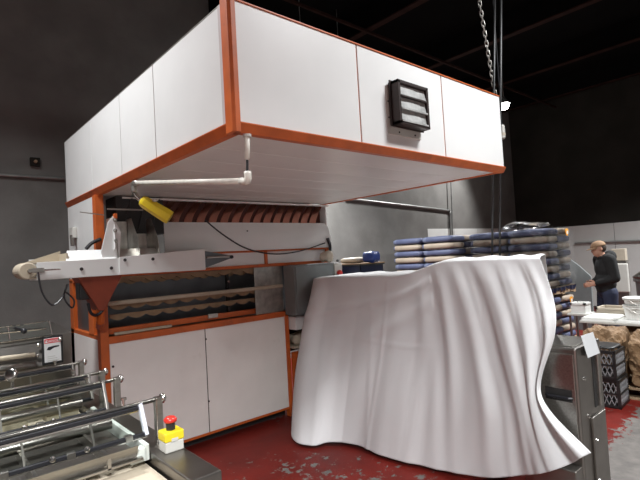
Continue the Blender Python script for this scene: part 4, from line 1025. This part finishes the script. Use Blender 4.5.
for s in (1, -1):
    hnd = MB(); w0 = wr_[s]; fdir = (pf*.9+ps*(-s*.25)+Vector((0, 0, -.15))).normalized(); sd_ = ps*s
    ud = fdir.cross(sd_).normalized();
    if ud.z < 0: ud = -ud
    hnd.ell(w0+fdir*.055, (.05, .016, .038), 12, Matrix((fdir, sd_, ud)).transposed())
    for k, ln in enumerate((.068, .078, .074, .058)):
        r0 = w0+fdir*.092+ud*(.027-.018*k); a1_ = r0+fdir*ln*.42-sd_*.006; a2_ = a1_+(fdir*.75-sd_*.65).normalized()*ln*.32; a3_ = a2_+(fdir*.2-sd_*.98).normalized()*ln*.28
        hnd.tube(curve([w0+fdir*.06+ud*(.024-.016*k), r0, a1_, a2_, a3_], 10), [.0095]*9+[.0085, .006], 8)
    r0 = w0+fdir*.03+ud*.03; hnd.tube(curve([r0, r0+ud*.02+fdir*.025, r0+ud*.026+fdir*.055-sd_*.02], 8), .0105, 8)
    remesh(hnd.build('hand', 'skin', pr, smooth=True), .0045, 2)
# clothes
j = MB()
j.ell(W(.0, 0, 1.24), (.128, .20, .185), 18, pm); j.ell(W(.01, 0, 1.03), (.140, .185, .19), 18, pm); j.ell(W(.0, 0, .92), (.128, .175, .075), 18, pm)
for s in (1, -1):
    cone(j, sh[s], .085, el[s], .068); cone(j, el[s], .066, wr_[s]-(wr_[s]-el[s]).normalized()*.015, .046)
    cone(j, W(-.02, s*.05, 1.38), .085, sh[s], .08)
remesh(j.build('hooded_jacket', 'hoodie', pr, smooth=True), .012, 3)
hj = MB(); hj.ell(W(-.085, 0, 1.41), (.08, .125, .095), 14, pm); hj.ell(W(.055, 0, 1.395), (.04, .085, .045), 12, pm); hj.ell(W(-.03, .07, 1.42), (.07, .04, .05), 12, pm); hj.ell(W(-.03, -.07, 1.42), (.07, .04, .05), 12, pm)
remesh(hj.build('hood', 'hoodie', pr, smooth=True), .011, 3)
jn = MB(); jn.ell(W(-.01, 0, .89), (.125, .165, .115), 16, pm)
for s in (1, -1): cone(jn, hip[s], .105, kn[s], .078); cone(jn, kn[s], .076, an[s], .066)
remesh(jn.build('jeans', 'jeans', pr, smooth=True), .012, 3)
for s in (1, -1):
    so_ = MB(); cone(so_, an[s]+Vector((0, 0, -.035)), .052, an[s]+pf*.16+Vector((0, 0, -.045)), .043)
    for i_, v in enumerate(so_.v): v.z = max(v.z, .002)
    remesh(so_.build('shoe', 'shoe', pr, smooth=True), .01, 2)
hr_ = MB(); hr_.ell(HD(-.035, 0, .01), (.085, .081, .085), 16, hm); remesh(hr_.build('hair', 'hair', pr, smooth=True), .01, 1)
cp = MB()
rows = []
for i in range(9):
    a = PI/2*i/8
    rows.append([HD(-.012+.108*math.cos(a)*math.cos(t_), .086*math.cos(a)*math.sin(t_), .035+.085*math.sin(a)) for t_ in [2*PI*k/24 for k in range(25)]])
cp.grid(rows); cpo = cp.build('cap', 'cap', pr, smooth=True); so = cpo.modifiers.new('s', 'SOLIDIFY'); so.thickness = .004
br = MB(); rows = []
for i in range(6):
    r = 1+.62*i/5*1.0
    rows.append([HD(-.012+.106*math.cos(t_)*(1+(.72*i/5)*math.cos(t_)), .084*math.sin(t_)*(1-.06*i/5), .037-.018*(i/5)*(1-abs(math.sin(t_))*.2)-.02*abs(math.sin(t_))**2*(i/5)) for t_ in [-1.15+2.3*k/16 for k in range(17)]])
br.grid(rows); bro = br.build('cap_brim', 'cap', pr, smooth=True); so = bro.modifiers.new('s', 'SOLIDIFY'); so.thickness = .005
for s in (1, -1):
    MB().ell(HD(.074, s*.031, .008), (.009, .012, .008), 10, hm).build('eye', 'black', pr, smooth=True)
